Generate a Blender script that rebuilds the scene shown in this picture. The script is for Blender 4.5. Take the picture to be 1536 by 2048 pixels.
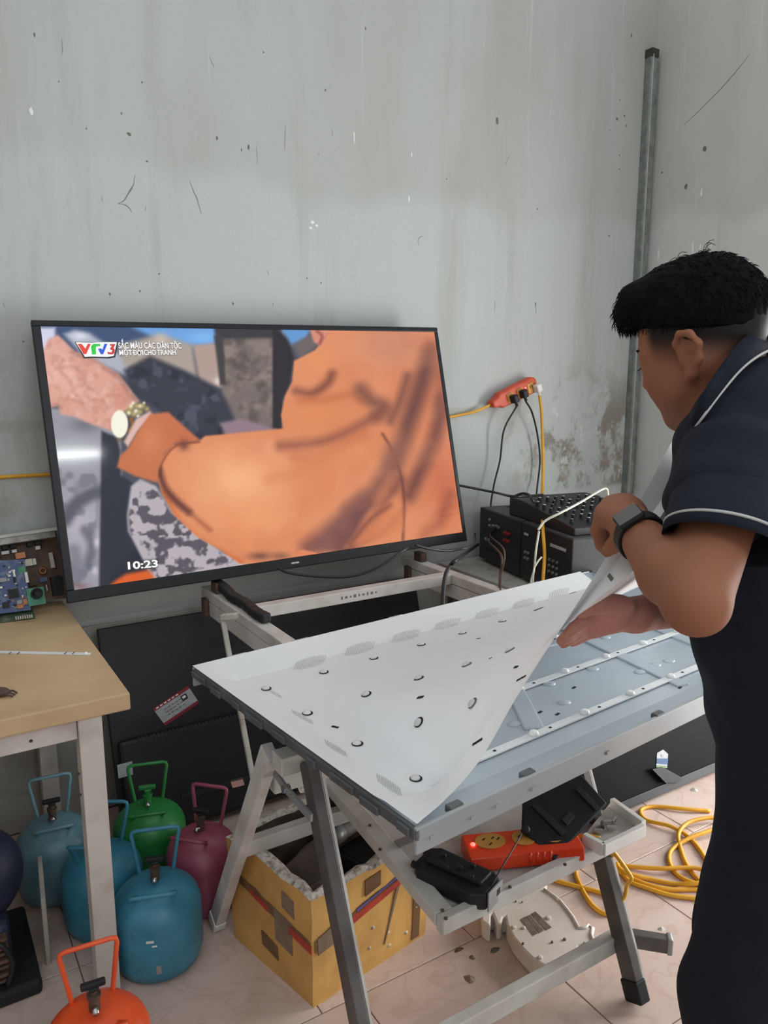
import bpy, bmesh, math, random
import numpy as np
from mathutils import Vector, Matrix

random.seed(7)
rng = np.random.default_rng(7)
for o in list(bpy.data.objects):
    bpy.data.objects.remove(o, do_unlink=True)
SC = bpy.context.scene
COL = SC.collection

# ------------------------------------------------------------------ camera
FPX = 1540.0
CAM_H, PITCH, YAW = 1.5, math.radians(10.3), math.radians(32.0)
cam_d = bpy.data.cameras.new('camera')
cam_d.sensor_fit = 'VERTICAL'
cam_d.sensor_height = 36.0
cam_d.lens = FPX / 2048.0 * 36.0
cam_d.clip_start = 0.02
cam = bpy.data.objects.new('camera', cam_d)
COL.objects.link(cam)
cam.location = (0, 0, CAM_H)
cam.rotation_euler = (math.pi / 2 - PITCH, 0, -YAW)
SC.camera = cam

FW = np.array([math.sin(YAW) * math.cos(PITCH), math.cos(YAW) * math.cos(PITCH), -math.sin(PITCH)])
RT = np.array([math.cos(YAW), -math.sin(YAW), 0.0])
UP = np.cross(RT, FW)
CC = np.array([0, 0, CAM_H])


def ray(px, py):
    return FW + RT * ((px - 768.0) / FPX) - UP * ((py - 1024.0) / FPX)


def onz(px, py, z=0.0):
    d = ray(px, py)
    return CC + d * ((z - CAM_H) / d[2])


def ony(px, py, y):
    d = ray(px, py)
    return CC + d * (y / d[1])


def onx(px, py, x):
    d = ray(px, py)
    return CC + d * (x / d[0])


def atd(px, py, dep):
    return CC + ray(px, py) * dep


def onpl(px, py, p0, n):
    d = ray(px, py)
    n = np.array(n, float)
    return CC + d * (((np.array(p0) - CC) @ n) / (d @ n))


# ------------------------------------------------------------------ colour management, world, lights
vs = SC.view_settings
vs.view_transform = 'Standard'
vs.look = 'None'
vs.exposure = 0.0
vs.gamma = 1.0
vs.use_curve_mapping = False

w = bpy.data.worlds.new('overcast')
SC.world = w
w.use_nodes = True
bg = w.node_tree.nodes['Background']
bg.inputs['Color'].default_value = (0.90, 0.95, 1.0, 1)
bg.inputs['Strength'].default_value = 0.86


def area_light(name, loc, target, sx, sy, power, color):
    d = bpy.data.lights.new(name, 'AREA')
    d.shape = 'RECTANGLE'
    d.size, d.size_y = sx, sy
    d.energy = power
    d.color = color
    o = bpy.data.objects.new(name, d)
    COL.objects.link(o)
    o.location = loc
    v = Vector(target) - Vector(loc)
    o.rotation_euler = v.to_track_quat('-Z', 'Y').to_euler()
    return o


# daylight entering through the open shop front and the side doorway behind the photographer
area_light('daylight_doorway', (3.45, 0.76, 0.80), (1.2, 0.76, 0.75), 1.2, 1.5, 85, (1.0, 0.985, 0.955))


# ------------------------------------------------------------------ helpers
def lin(c):
    r = []
    for v in c:
        v = v / 255.0
        r.append(v / 12.92 if v <= 0.04045 else ((v + 0.055) / 1.055) ** 2.4)
    return r


def new_mat(name):
    m = bpy.data.materials.new(name)
    m.use_nodes = True
    nt = m.node_tree
    return m, nt, nt.nodes['Principled BSDF']


MATS = {}


def mat(name, c1, c2=None, scale=20.0, rough=0.6, metal=0.0, bump=0.0, detail=4.0, spec=0.5, emit=None, stretch=None,
        contrast=(0.35, 0.65), trans=0.0, coat=0.0, bscale=None):
    """procedural material: two colours mixed by noise, optional fine relief"""
    if name in MATS:
        return MATS[name]
    m, nt, b = new_mat(name)
    b.inputs['Roughness'].default_value = rough
    b.inputs['Metallic'].default_value = metal
    b.inputs['Specular IOR Level'].default_value = spec
    b.inputs['Coat Weight'].default_value = coat
    if trans:
        b.inputs['Transmission Weight'].default_value = trans
    if c2 is None:
        c2 = [min(255, v * 0.93) for v in c1]
    tc = nt.nodes.new('ShaderNodeNewGeometry')
    mp = nt.nodes.new('ShaderNodeMapping')
    nt.links.new(tc.outputs['Position'], mp.inputs['Vector'])
    if stretch:
        mp.inputs['Scale'].default_value = stretch
    nz = nt.nodes.new('ShaderNodeTexNoise')
    nz.inputs['Scale'].default_value = scale
    nz.inputs['Detail'].default_value = detail
    nt.links.new(mp.outputs['Vector'], nz.inputs['Vector'])
    rp = nt.nodes.new('ShaderNodeValToRGB')
    rp.color_ramp.elements[0].position = contrast[0]
    rp.color_ramp.elements[1].position = contrast[1]
    rp.color_ramp.elements[0].color = lin(c1) + [1]
    rp.color_ramp.elements[1].color = lin(c2) + [1]
    nt.links.new(nz.outputs['Fac'], rp.inputs['Fac'])
    nt.links.new(rp.outputs['Color'], b.inputs['Base Color'])
    if bump:
        n2 = nt.nodes.new('ShaderNodeTexNoise')
        n2.inputs['Scale'].default_value = bscale or scale * 3
        n2.inputs['Detail'].default_value = 5
        nt.links.new(mp.outputs['Vector'], n2.inputs['Vector'])
        bp = nt.nodes.new('ShaderNodeBump')
        bp.inputs['Strength'].default_value = bump
        bp.inputs['Distance'].default_value = 0.01
        nt.links.new(n2.outputs['Fac'], bp.inputs['Height'])
        nt.links.new(bp.outputs['Normal'], b.inputs['Normal'])
    if emit:
        b.inputs['Emission Color'].default_value = lin(emit[:3]) + [1]
        b.inputs['Emission Strength'].default_value = emit[3]
    MATS[name] = m
    return m


ORG = {}


def org_of(o):
    return ORG.get(o.name, np.zeros(3)) if o is not None else np.zeros(3)


def tag(o, label, cat=None, group=None, kind=None):
    if label:
        o['label'] = label
    if cat:
        o['category'] = cat
    if group:
        o['group'] = group
    if kind:
        o['kind'] = kind
    return o


def thing(name, label, cat, loc, group=None):
    o = bpy.data.objects.new(name, None)
    o.empty_display_size = 0.05
    COL.objects.link(o)
    o.location = [float(v) for v in loc]
    ORG[o.name] = np.array(loc, float)
    return tag(o, label, cat, group)


def nrm(v):
    v = np.array(v, float)
    return v / (np.linalg.norm(v) + 1e-12)


def frame_for(d, up=(0, 0, 1)):
    d = nrm(d)
    up = np.array(up, float)
    if abs(d @ nrm(up)) > 0.98:
        up = np.array([1.0, 0, 0]) if abs(d[0]) < 0.9 else np.array([0, 1.0, 0])
    s = nrm(np.cross(d, up))
    u = np.cross(s, d)
    return d, s, u


def rz(a):
    c, s = math.cos(a), math.sin(a)
    return np.array([[c, -s, 0], [s, c, 0], [0, 0, 1.0]])


def catmull(pts, n=8, closed=False):
    P = [np.array(p, float) for p in pts]
    out = []
    m = len(P)
    segs = m if closed else m - 1
    for i in range(segs):
        if closed:
            p0, p1, p2, p3 = P[(i - 1) % m], P[i], P[(i + 1) % m], P[(i + 2) % m]
        else:
            p1, p2 = P[i], P[i + 1]
            p0 = P[i - 1] if i > 0 else 2 * p1 - p2
            p3 = P[i + 2] if i + 2 < m else 2 * p2 - p1
        for k in range(n):
            t = k / n
            out.append(0.5 * ((2 * p1) + (-p0 + p2) * t + (2 * p0 - 5 * p1 + 4 * p2 - p3) * t * t
                              + (-p0 + 3 * p1 - 3 * p2 + p3) * t ** 3))
    if not closed:
        out.append(P[-1])
    return out


class MB:
    """collects shapes in world coordinates and links them as one mesh object"""

    def __init__(self):
        self.v = []
        self.f = []

    def add(self, vs_, fs_):
        b = len(self.v)
        self.v += [tuple(float(c) for c in p) for p in vs_]
        self.f += [tuple(b + i for i in f) for f in fs_]
        return self

    def box(self, c, s, R=None):
        c = np.array(c, float)
        R = np.eye(3) if R is None else R
        vv = []
        for x in (-.5, .5):
            for y in (-.5, .5):
                for z in (-.5, .5):
                    vv.append(c + R @ np.array([x * s[0], y * s[1], z * s[2]]))
        return self.add(vv, [(0, 1, 3, 2), (4, 6, 7, 5), (0, 4, 5, 1), (2, 3, 7, 6), (0, 2, 6, 4), (1, 5, 7, 3)])

    def bb(self, lo, hi):
        lo = np.array(lo, float)
        hi = np.array(hi, float)
        return self.box((lo + hi) / 2, hi - lo)

    def bar(self, a, b, w_, h_, up=(0, 0, 1)):
        a = np.array(a, float)
        b = np.array(b, float)
        d, s, u = frame_for(b - a, up)
        R = np.stack([d, s, u], 1)
        return self.box((a + b) / 2, (np.linalg.norm(b - a), w_, h_), R)

    def tube(self, pts, r, seg=8, closed=False, cap=True, rad=None):
        P = [np.array(p, float) for p in pts]
        n = len(P)
        rings = []
        prev = None
        for i in range(n):
            if closed:
                t = P[(i + 1) % n] - P[i - 1]
            else:
                t = P[min(i + 1, n - 1)] - P[max(i - 1, 0)]
            t = nrm(t)
            if prev is None:
                _, s, u = frame_for(t)
            else:
                s = prev - t * (prev @ t)
                s = nrm(s)
                u = np.cross(s, t)
            prev = s
            rr = rad[i] if rad is not None else r
            rings.append([P[i] + rr * (math.cos(2 * math.pi * k / seg) * s + math.sin(2 * math.pi * k / seg) * u) for k in range(seg)])
        vv = [p for rg in rings for p in rg]
        ff = []
        m = n if closed else n - 1
        for i in range(m):
            j = (i + 1) % n
            for k in range(seg):
                k2 = (k + 1) % seg
                ff.append((i * seg + k, i * seg + k2, j * seg + k2, j * seg + k))
        if cap and not closed:
            ff.append(tuple(range(seg))[::-1])
            ff.append(tuple((n - 1) * seg + k for k in range(seg)))
        return self.add(vv, ff)

    def lathe(self, prof, c, seg=32, axis=(0, 0, 1), cap=True):
        c = np.array(c, float)
        d, s, u = frame_for(axis)
        vv, ff = [], []
        for (r, h) in prof:
            for k in range(seg):
                a = 2 * math.pi * k / seg
                vv.append(c + d * h + r * (math.cos(a) * s + math.sin(a) * u))
        for i in range(len(prof) - 1):
            for k in range(seg):
                k2 = (k + 1) % seg
                ff.append((i * seg + k, i * seg + k2, (i + 1) * seg + k2, (i + 1) * seg + k))
        if cap:
            ff.append(tuple(range(seg))[::-1])
            ff.append(tuple((len(prof) - 1) * seg + k for k in range(seg)))
        return self.add(vv, ff)

    def prism(self, poly, vec):
        """closed outline (3D points) swept along vec"""
        P = [np.array(p, float) for p in poly]
        vec = np.array(vec, float)
        n = len(P)
        vv = P + [p + vec for p in P]
        ff = [tuple(range(n)), tuple(range(2 * n - 1, n - 1, -1))]
        for i in range(n):
            j = (i + 1) % n
            ff.append((i, i + n, j + n, j))
        return self.add(vv, ff)

    def ell(self, c, r, R=None, seg=16, rg=10):
        c = np.array(c, float)
        R = np.eye(3) if R is None else R
        vv, ff = [], []
        for i in range(rg + 1):
            t = math.pi * i / rg
            for k in range(seg):
                a = 2 * math.pi * k / seg
                vv.append(c + R @ np.array([r[0] * math.sin(t) * math.cos(a), r[1] * math.sin(t) * math.sin(a), r[2] * math.cos(t)]))
        for i in range(rg):
            for k in range(seg):
                k2 = (k + 1) % seg
                ff.append((i * seg + k, (i + 1) * seg + k, (i + 1) * seg + k2, i * seg + k2))
        return self.add(vv, ff)

    def grid(self, G, closed_u=False):
        """G[i][j] 3D points"""
        n, m = len(G), len(G[0])
        vv = [p for row in G for p in row]
        ff = []
        for i in range(n - 1):
            for j in range(m - 1):
                ff.append((i * m + j, i * m + j + 1, (i + 1) * m + j + 1, (i + 1) * m + j))
        return self.add(vv, ff)

    def build(self, name, material, parent=None, smooth=False, bevel=0.0, weld=False, solid=0.0, sub=0, recalc=True):
        o0 = org_of(parent)
        root = None
        if parent is None and self.v:
            A = np.array(self.v)
            o0 = np.array([(A[:, 0].min() + A[:, 0].max()) / 2, (A[:, 1].min() + A[:, 1].max()) / 2, A[:, 2].min()])
        me = bpy.data.meshes.new(name)
        me.from_pydata([tuple(np.array(p) - o0) for p in self.v], [], self.f)
        if recalc or weld:
            bm = bmesh.new()
            bm.from_mesh(me)
            if weld:
                bmesh.ops.remove_doubles(bm, verts=bm.verts, dist=1e-5)
            if recalc:
                bmesh.ops.recalc_face_normals(bm, faces=bm.faces)
            bm.to_mesh(me)
            bm.free()
        me.update()
        o = bpy.data.objects.new(name, me)
        COL.objects.link(o)
        if parent is not None:
            o.parent = parent
        else:
            o.location = o0
        ORG[o.name] = np.array(o0, float)
        if isinstance(material, str):
            material = MATS[material]
        me.materials.append(material)
        if smooth:
            me.polygons.foreach_set('use_smooth', [True] * len(me.polygons))
        if solid:
            md = o.modifiers.new('thickness', 'SOLIDIFY')
            md.thickness = solid
            md.offset = 0
        if bevel:
            md = o.modifiers.new('bevel', 'BEVEL')
            md.width = bevel
            md.segments = 2
            md.limit_method = 'ANGLE'
            md.angle_limit = math.radians(40)
        if sub:
            md = o.modifiers.new('subdivision', 'SUBSURF')
            md.levels = sub
            md.render_levels = sub
        return o


def text_part(name, s, material, parent, origin, ex, ey, size, align='LEFT', depth=0.0006, bold=0.0, width=None, shear=0.0):
    """lettering as thin raised mesh lying in the plane (ex, ey)"""
    cu = bpy.data.curves.new(name, 'FONT')
    cu.body = s
    cu.size = 1.0
    cu.align_x = align
    cu.resolution_u = 3
    cu.offset = bold
    cu.shear = shear
    tmp = bpy.data.objects.new('tmp', cu)
    COL.objects.link(tmp)
    dg = bpy.context.evaluated_depsgraph_get()
    me0 = tmp.evaluated_get(dg).to_mesh()
    V = np.array([v.co[:] for v in me0.vertices]) if len(me0.vertices) else np.zeros((0, 3))
    Fs = [tuple(p.vertices) for p in me0.polygons]
    tmp.evaluated_get(dg).to_mesh_clear()
    bpy.data.objects.remove(tmp, do_unlink=True)
    bpy.data.curves.remove(cu)
    ex, ey = nrm(ex), nrm(ey)
    n = np.cross(ex, ey)
    sx = size
    if width is not None and len(V):
        sx = width / (V[:, 0].max() - V[:, 0].min())
    origin = np.array(origin, float)
    mb = MB()
    mb.add([origin + ex * (v[0] * sx) + ey * (v[1] * size) + n * depth for v in V], Fs)
    return mb.build(name, material, parent, recalc=False)


# ------------------------------------------------------------------ implicit surfaces for organic bodies
class Field:
    def __init__(self, lo, hi, h):
        self.lo = np.array(lo, float)
        self.h = h
        self.n = np.ceil((np.array(hi) - self.lo) / h).astype(int) + 1
        self.F = np.full(self.n, 1.0, np.float32)

    def _sub(self, lo, hi):
        i0 = np.clip(np.floor((np.array(lo) - self.lo) / self.h).astype(int), 0, self.n)
        i1 = np.clip(np.ceil((np.array(hi) - self.lo) / self.h).astype(int) + 1, 0, self.n)
        if np.any(i1 <= i0):
            return None
        ax = [(self.lo[k] + self.h * np.arange(i0[k], i1[k])).astype(np.float32) for k in range(3)]
        return tuple(slice(i0[k], i1[k]) for k in range(3)), ax[0][:, None, None], ax[1][None, :, None], ax[2][None, None, :]

    def _put(self, sl, d, k, op):
        a = self.F[sl]
        if op == 'sub':
            d = -d
            hh = np.maximum(k - np.abs(a - d), 0) / max(k, 1e-6)
            self.F[sl] = np.maximum(a, d) + hh * hh * k * 0.25
        else:
            hh = np.maximum(k - np.abs(a - d), 0) / max(k, 1e-6)
            self.F[sl] = np.minimum(a, d) - hh * hh * k * 0.25

    def cap(self, a, b, ra, rb=None, k=0.01, op='add'):
        a = np.array(a, float)
        b = np.array(b, float)
        rb = ra if rb is None else rb
        pad = max(ra, rb) + k + 3 * self.h
        s = self._sub(np.minimum(a, b) - pad, np.maximum(a, b) + pad)
        if s is None:
            return
        sl, X, Y, Z = s
        ba = b - a
        L2 = float(ba @ ba) + 1e-12
        t = np.clip(((X - a[0]) * ba[0] + (Y - a[1]) * ba[1] + (Z - a[2]) * ba[2]) / L2, 0, 1)
        d = np.sqrt((X - a[0] - ba[0] * t) ** 2 + (Y - a[1] - ba[1] * t) ** 2 + (Z - a[2] - ba[2] * t) ** 2) - (ra + (rb - ra) * t)
        self._put(sl, d, k, op)

    def chain(self, pts, rs, k=0.008):
        for i in range(len(pts) - 1):
            self.cap(pts[i], pts[i + 1], rs[i], rs[i + 1], k)

    def ell(self, c, r, R=None, k=0.01, op='add'):
        c = np.array(c, float)
        r = np.array(r, float)
        R = np.eye(3) if R is None else R
        pad = max(r) + k + 3 * self.h
        s = self._sub(c - pad, c + pad)
        if s is None:
            return
        sl, X, Y, Z = s
        dx, dy, dz = X - c[0], Y - c[1], Z - c[2]
        q = [R[0, i] * dx + R[1, i] * dy + R[2, i] * dz for i in range(3)]
        k0 = np.sqrt(sum((q[i] / r[i]) ** 2 for i in range(3))) + 1e-9
        k1 = np.sqrt(sum((q[i] / r[i] ** 2) ** 2 for i in range(3))) + 1e-9
        self._put(sl, k0 * (k0 - 1) / k1, k, op)

    def cut(self, p, n, k=0.004):
        """remove everything on the side n points to"""
        p = np.array(p, float)
        n = nrm(n)
        X, Y, Z = [(self.lo[i] + self.h * np.arange(self.n[i])).astype(np.float32) for i in range(3)]
        d = (X[:, None, None] - p[0]) * n[0] + (Y[None, :, None] - p[1]) * n[1] + (Z[None, None, :] - p[2]) * n[2]
        a = self.F
        hh = np.maximum(k - np.abs(a - d), 0) / k
        self.F = np.maximum(a, d.astype(np.float32)) + hh * hh * k * 0.25

    def mesh(self):
        F = self.F
        h = self.h
        S = F < 0
        n0, n1, n2 = F.shape
        c = np.zeros((n0 - 1, n1 - 1, n2 - 1), np.int8)
        for i in (0, 1):
            for j in (0, 1):
                for k in (0, 1):
                    c += S[i:n0 - 1 + i, j:n1 - 1 + j, k:n2 - 1 + k]
        act = (c > 0) & (c < 8)
        idx = np.argwhere(act)
        vid = np.full(act.shape, -1, np.int64)
        vid[act] = np.arange(len(idx))
        acc = np.zeros((len(idx), 3))
        cnt = np.zeros(len(idx))
        corners = [(i, j, k) for i in (0, 1) for j in (0, 1) for k in (0, 1)]
        for a in corners:
            for ax in range(3):
                if a[ax] == 1:
                    continue
                b = list(a)
                b[ax] = 1
                fa = F[idx[:, 0] + a[0], idx[:, 1] + a[1], idx[:, 2] + a[2]]
                fb = F[idx[:, 0] + b[0], idx[:, 1] + b[1], idx[:, 2] + b[2]]
                m = (fa < 0) != (fb < 0)
                t = np.where(m, fa / np.where(m, fa - fb, 1), 0)
                p = np.zeros((len(idx), 3)) + np.array(a)
                p[:, ax] = t
                acc[m] += p[m]
                cnt[m] += 1
        V = self.lo + h * (idx + acc / cnt[:, None])
        faces = []
        for ax in range(3):
            o1, o2 = [(1, 2), (2, 0), (0, 1)][ax]
            sa = [slice(None)] * 3
            sb = [slice(None)] * 3
            sa[ax] = slice(0, -1)
            sb[ax] = slice(1, None)
            A, B = S[tuple(sa)], S[tuple(sb)]
            E = np.argwhere(A != B)
            E = E[(E[:, o1] > 0) & (E[:, o2] > 0) & (E[:, o1] < F.shape[o1] - 1) & (E[:, o2] < F.shape[o2] - 1)]
            fl = A[E[:, 0], E[:, 1], E[:, 2]]

            def vv(d1, d2):
                q = E.copy()
                q[:, o1] += d1
                q[:, o2] += d2
                return vid[q[:, 0], q[:, 1], q[:, 2]]
            q = np.stack([vv(-1, -1), vv(0, -1), vv(0, 0), vv(-1, 0)], 1)
            q[~fl] = q[~fl][:, ::-1]
            faces.append(q)
        Q = np.concatenate(faces)
        Q = Q[(Q >= 0).all(1)]
        return V, Q

    def build(self, name, material, parent=None, smooth_iter=2, disp=None):
        V, Q = self.mesh()
        # light laplacian smoothing removes the voxel steps
        for _ in range(smooth_iter):
            acc = np.zeros_like(V)
            cn = np.zeros(len(V))
            for a, b in ((0, 1), (1, 2), (2, 3), (3, 0)):
                np.add.at(acc, Q[:, a], V[Q[:, b]])
                np.add.at(acc, Q[:, b], V[Q[:, a]])
                np.add.at(cn, Q[:, a], 1)
                np.add.at(cn, Q[:, b], 1)
            V = V * 0.45 + 0.55 * acc / np.maximum(cn, 1)[:, None]
        if disp is not None:
            V = V + disp(V)
        o0 = org_of(parent)
        me = bpy.data.meshes.new(name)
        me.vertices.add(len(V))
        me.vertices.foreach_set('co', (V - o0).astype(np.float32).ravel())
        me.loops.add(len(Q) * 4)
        me.loops.foreach_set('vertex_index', Q.astype(np.int32).ravel())
        me.polygons.add(len(Q))
        me.polygons.foreach_set('loop_start', np.arange(0, len(Q) * 4, 4, dtype=np.int32))
        me.polygons.foreach_set('use_smooth', np.ones(len(Q), bool))
        me.update(calc_edges=True)
        me.validate()
        o = bpy.data.objects.new(name, me)
        COL.objects.link(o)
        if parent is not None:
            o.parent = parent
        ORG[o.name] = o0
        me.materials.append(MATS[material] if isinstance(material, str) else material)
        return o, V


# ------------------------------------------------------------------ common materials
mat('white_metal', (196, 194, 188), (176, 170, 160), scale=9, rough=0.5, bump=0.05, contrast=(0.45, 0.7))
mat('dirty_white', (186, 182, 174), (140, 130, 118), scale=14, rough=0.65, contrast=(0.5, 0.8))
mat('grey_metal', (150, 152, 152), (120, 118, 116), scale=12, rough=0.45, metal=0.3)
mat('black_plastic', (32, 33, 37), (26, 27, 30), scale=30, rough=0.5, spec=0.3)
mat('black_matte', (24, 25, 28), (19, 20, 23), scale=20, rough=0.7)
mat('black_gloss', (14, 15, 18), (18, 19, 22), scale=5, rough=0.16)
mat('black_cable', (22, 22, 24), rough=0.5)
mat('yellow_cable', (226, 168, 40), (206, 146, 28), scale=15, rough=0.5)
mat('white_cable', (222, 218, 200), rough=0.5)
mat('white_plastic', (226, 224, 220), (214, 211, 205), scale=10, rough=0.4)
mat('chrome', (200, 200, 200), rough=0.25, metal=1.0)
mat('rust_brown', (96, 70, 54), (70, 56, 48), scale=60, rough=0.7)
mat('dark_hole', (30, 30, 30), rough=0.9)
mat('orange_plastic', (236, 74, 36), (224, 62, 28), scale=8, rough=0.32)
mat('orange_dull', (206, 78, 42), (190, 66, 34), scale=20, rough=0.45)
mat('socket_tan', (206, 150, 70), (196, 140, 62), scale=30, rough=0.45)


# ------------------------------------------------------------------ wall material
def wall_mat(name, base, right=False):
    m, nt, b = new_mat(name)
    N, L = nt.nodes, nt.links
    b.inputs['Roughness'].default_value = 0.9
    b.inputs['Specular IOR Level'].default_value = 0.25
    g = N.new('ShaderNodeNewGeometry')

    def noise(scale, stretch=(1, 1, 1), detail=4, rough=0.5):
        mp = N.new('ShaderNodeMapping')
        mp.inputs['Scale'].default_value = stretch
        L.new(g.outputs['Position'], mp.inputs['Vector'])
        n = N.new('ShaderNodeTexNoise')
        n.inputs['Scale'].default_value = scale
        n.inputs['Detail'].default_value = detail
        n.inputs['Roughness'].default_value = rough
        L.new(mp.outputs['Vector'], n.inputs['Vector'])
        return n.outputs['Fac']

    def mth(op, a, c=None, d=None):
        n = N.new('ShaderNodeMath')
        n.operation = op
        for i, v in enumerate((a, c, d)):
            if v is None:
                continue
            if isinstance(v, (int, float)):
                n.inputs[i].default_value = v
            else:
                L.new(v, n.inputs[i])
        return n.outputs[0]

    def mr(v, a, c, lo=0.0, hi=1.0, smooth=True):
        n = N.new('ShaderNodeMapRange')
        n.interpolation_type = 'SMOOTHSTEP' if smooth else 'LINEAR'
        L.new(v, n.inputs[0])
        n.inputs[1].default_value, n.inputs[2].default_value = a, c
        n.inputs[3].default_value, n.inputs[4].default_value = lo, hi
        return n.outputs[0]

    def mixc(fac, A, Bc):
        n = N.new('ShaderNodeMix')
        n.data_type = 'RGBA'
        if isinstance(fac, (int, float)):
            n.inputs[0].default_value = fac
        else:
            L.new(fac, n.inputs[0])
        for i, v in ((6, A), (7, Bc)):
            if isinstance(v, (list, tuple)):
                n.inputs[i].default_value = list(v)[:3] + [1]
            else:
                L.new(v, n.inputs[i])
        return n.outputs[2]

    sp = N.new('ShaderNodeSeparateXYZ')
    L.new(g.outputs['Position'], sp.inputs[0])
    X, Y, Z = sp.outputs
    big = noise(1.1, (1, 1, 0.7), 5, 0.6)
    streak = noise(7.0, (1, 1, 0.09), 6, 0.65)
    grain = noise(45, (1, 1, 1), 3)
    col = mixc(mr(big, 0.35, 0.7, 0, 0.45), lin(base), lin([v * 0.94 for v in base]))
    col = mixc(mr(streak, 0.48, 0.75, 0, 0.6), col, lin([base[0] * 0.87, base[1] * 0.855, base[2] * 0.83]))
    # damp, slightly browner plaster above a wavy tide line
    tide = mth('ADD', Z, mth('MULTIPLY', mth('SUBTRACT', noise(1.7, (1, 1, 0.2), 3), 0.5), 0.55))
    damp = mr(tide, 2.10, 2.20)
    dampf = mth('MULTIPLY', damp, mr(noise(2.2, (1, 1, 0.4), 4), 0.3, 0.75, 0.25, 0.95))
    col = mixc(mth('MULTIPLY', dampf, 0.85), col, lin([base[0] * 0.88, base[1] * 0.865, base[2] * 0.84]))
    wstr = noise(16.0, (1, 1, 0.05), 5, 0.7)
    col = mixc(mth('MULTIPLY', damp, mr(wstr, 0.58, 0.75, 0, 0.55)), col, lin([v * 1.05 for v in base]))
    # mould and flaked paint near the corner, low on the wall
    if not right:
        zone = mth('MULTIPLY', mr(X, 2.15, 2.6), mth('MULTIPLY', mr(Z, 1.62, 1.25), mr(Z, 0.92, 0.97)))
        mold = noise(7.5, (1, 1, 0.75), 8, 0.68)
        f = mth('MULTIPLY', zone, mr(mth('ADD', mold, mth('MULTIPLY', mr(X, 2.7, 3.05), 0.09)), 0.5, 0.62))
        col = mixc(mth('MULTIPLY', f, 0.85), col, lin((128, 120, 108)))
        flake = mth('MULTIPLY', zone, mr(noise(13, (1, 1, 0.8), 6, 0.7), 0.57, 0.62))
        col = mixc(mth('MULTIPLY', flake, 0.7), col, lin((206, 206, 202)))
        z2 = mth('MULTIPLY', mr(X, 0.55, 0.2), mth('MULTIPLY', mr(Z, 1.75, 1.3), mr(Z, 0.8, 0.9)))
        f2 = mth('MULTIPLY', z2, mr(noise(5.0, (1, 1, 0.5), 7, 0.66), 0.42, 0.62))
        col = mixc(mth('MULTIPLY', f2, 0.6), col, lin((132, 130, 118)))
        # dirty line where the cable has rubbed
        ln = mth('MULTIPLY', mr(X, 2.25, 2.1), mth('MULTIPLY', mr(Z, 1.30, 1.335), mr(Z, 1.36, 1.345)))
        col = mixc(mth('MULTIPLY', ln, 0.35), col, lin((150, 140, 124)))
    low = mr(Z, 0.955, 0.935)
    col = mixc(mth('MULTIPLY', low, 0.5), col, lin((190, 190, 186)))
    col = mixc(mr(grain, 0.55, 0.75, 0, 0.12), col, lin([v * 0.8 for v in base]))
    L.new(col, b.inputs['Base Color'])
    bp = N.new('ShaderNodeBump')
    bp.inputs['Strength'].default_value = 0.12
    bp.inputs['Distance'].default_value = 0.01
    hsum = mth('ADD', mth('MULTIPLY', streak, 0.6), mth('MULTIPLY', noise(30, (1, 1, 0.6), 4), 0.5))
    L.new(hsum, bp.inputs['Height'])
    L.new(bp.outputs['Normal'], b.inputs['Normal'])
    MATS[name] = m
    return m


WALL_Y, WALL_X, CEIL = 2.62, 3.12, 3.3
wall_mat('wall_paint', (184, 188, 185))
wall_mat('wall_paint_right', (206, 207, 202), True)
mat('ceiling_paint', (205, 205, 202), scale=3, rough=0.9)
mat('skirting_render', (176, 176, 168), (158, 154, 146), scale=6, rough=0.9, bump=0.1)
mat('grout', (126, 112, 102), (104, 92, 84), scale=30, rough=0.9)

wb = MB().bb((-2.6, WALL_Y, 0), (WALL_X + 0.12, WALL_Y + 0.12, CEIL)).build('wall_back', 'wall_paint')
tag(wb, 'pale grey weathered plaster wall behind the television', kind='structure')
wr = MB().bb((WALL_X, 1.42, 0), (WALL_X + 0.12, WALL_Y, CEIL)).build('wall_right', 'wall_paint_right')
tag(wr, 'grey plaster side wall behind the man', kind='structure')
wl = MB().bb((-2.72, -4.2, 0), (-2.6, WALL_Y + 0.12, CEIL)).build('wall_left', 'wall_paint_right')
tag(wl, 'plain grey side wall outside the picture', kind='structure')
bm_ = MB().bb((-2.72, -2.11, 3.2), (WALL_X + 0.12, -2.03, CEIL)).build('trim_1', 'ceiling_paint')
tag(bm_, 'roof beam across the open yard carrying the tube lamp', kind='structure')
bs = MB().bb((-2.6, WALL_Y - 0.018, 0), (WALL_X, WALL_Y - 0.0005, 0.665)).build('baseboard_back', 'skirting_render', bevel=0.004)
tag(bs, 'low proud band of grey render at the foot of the wall', kind='structure')


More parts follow.
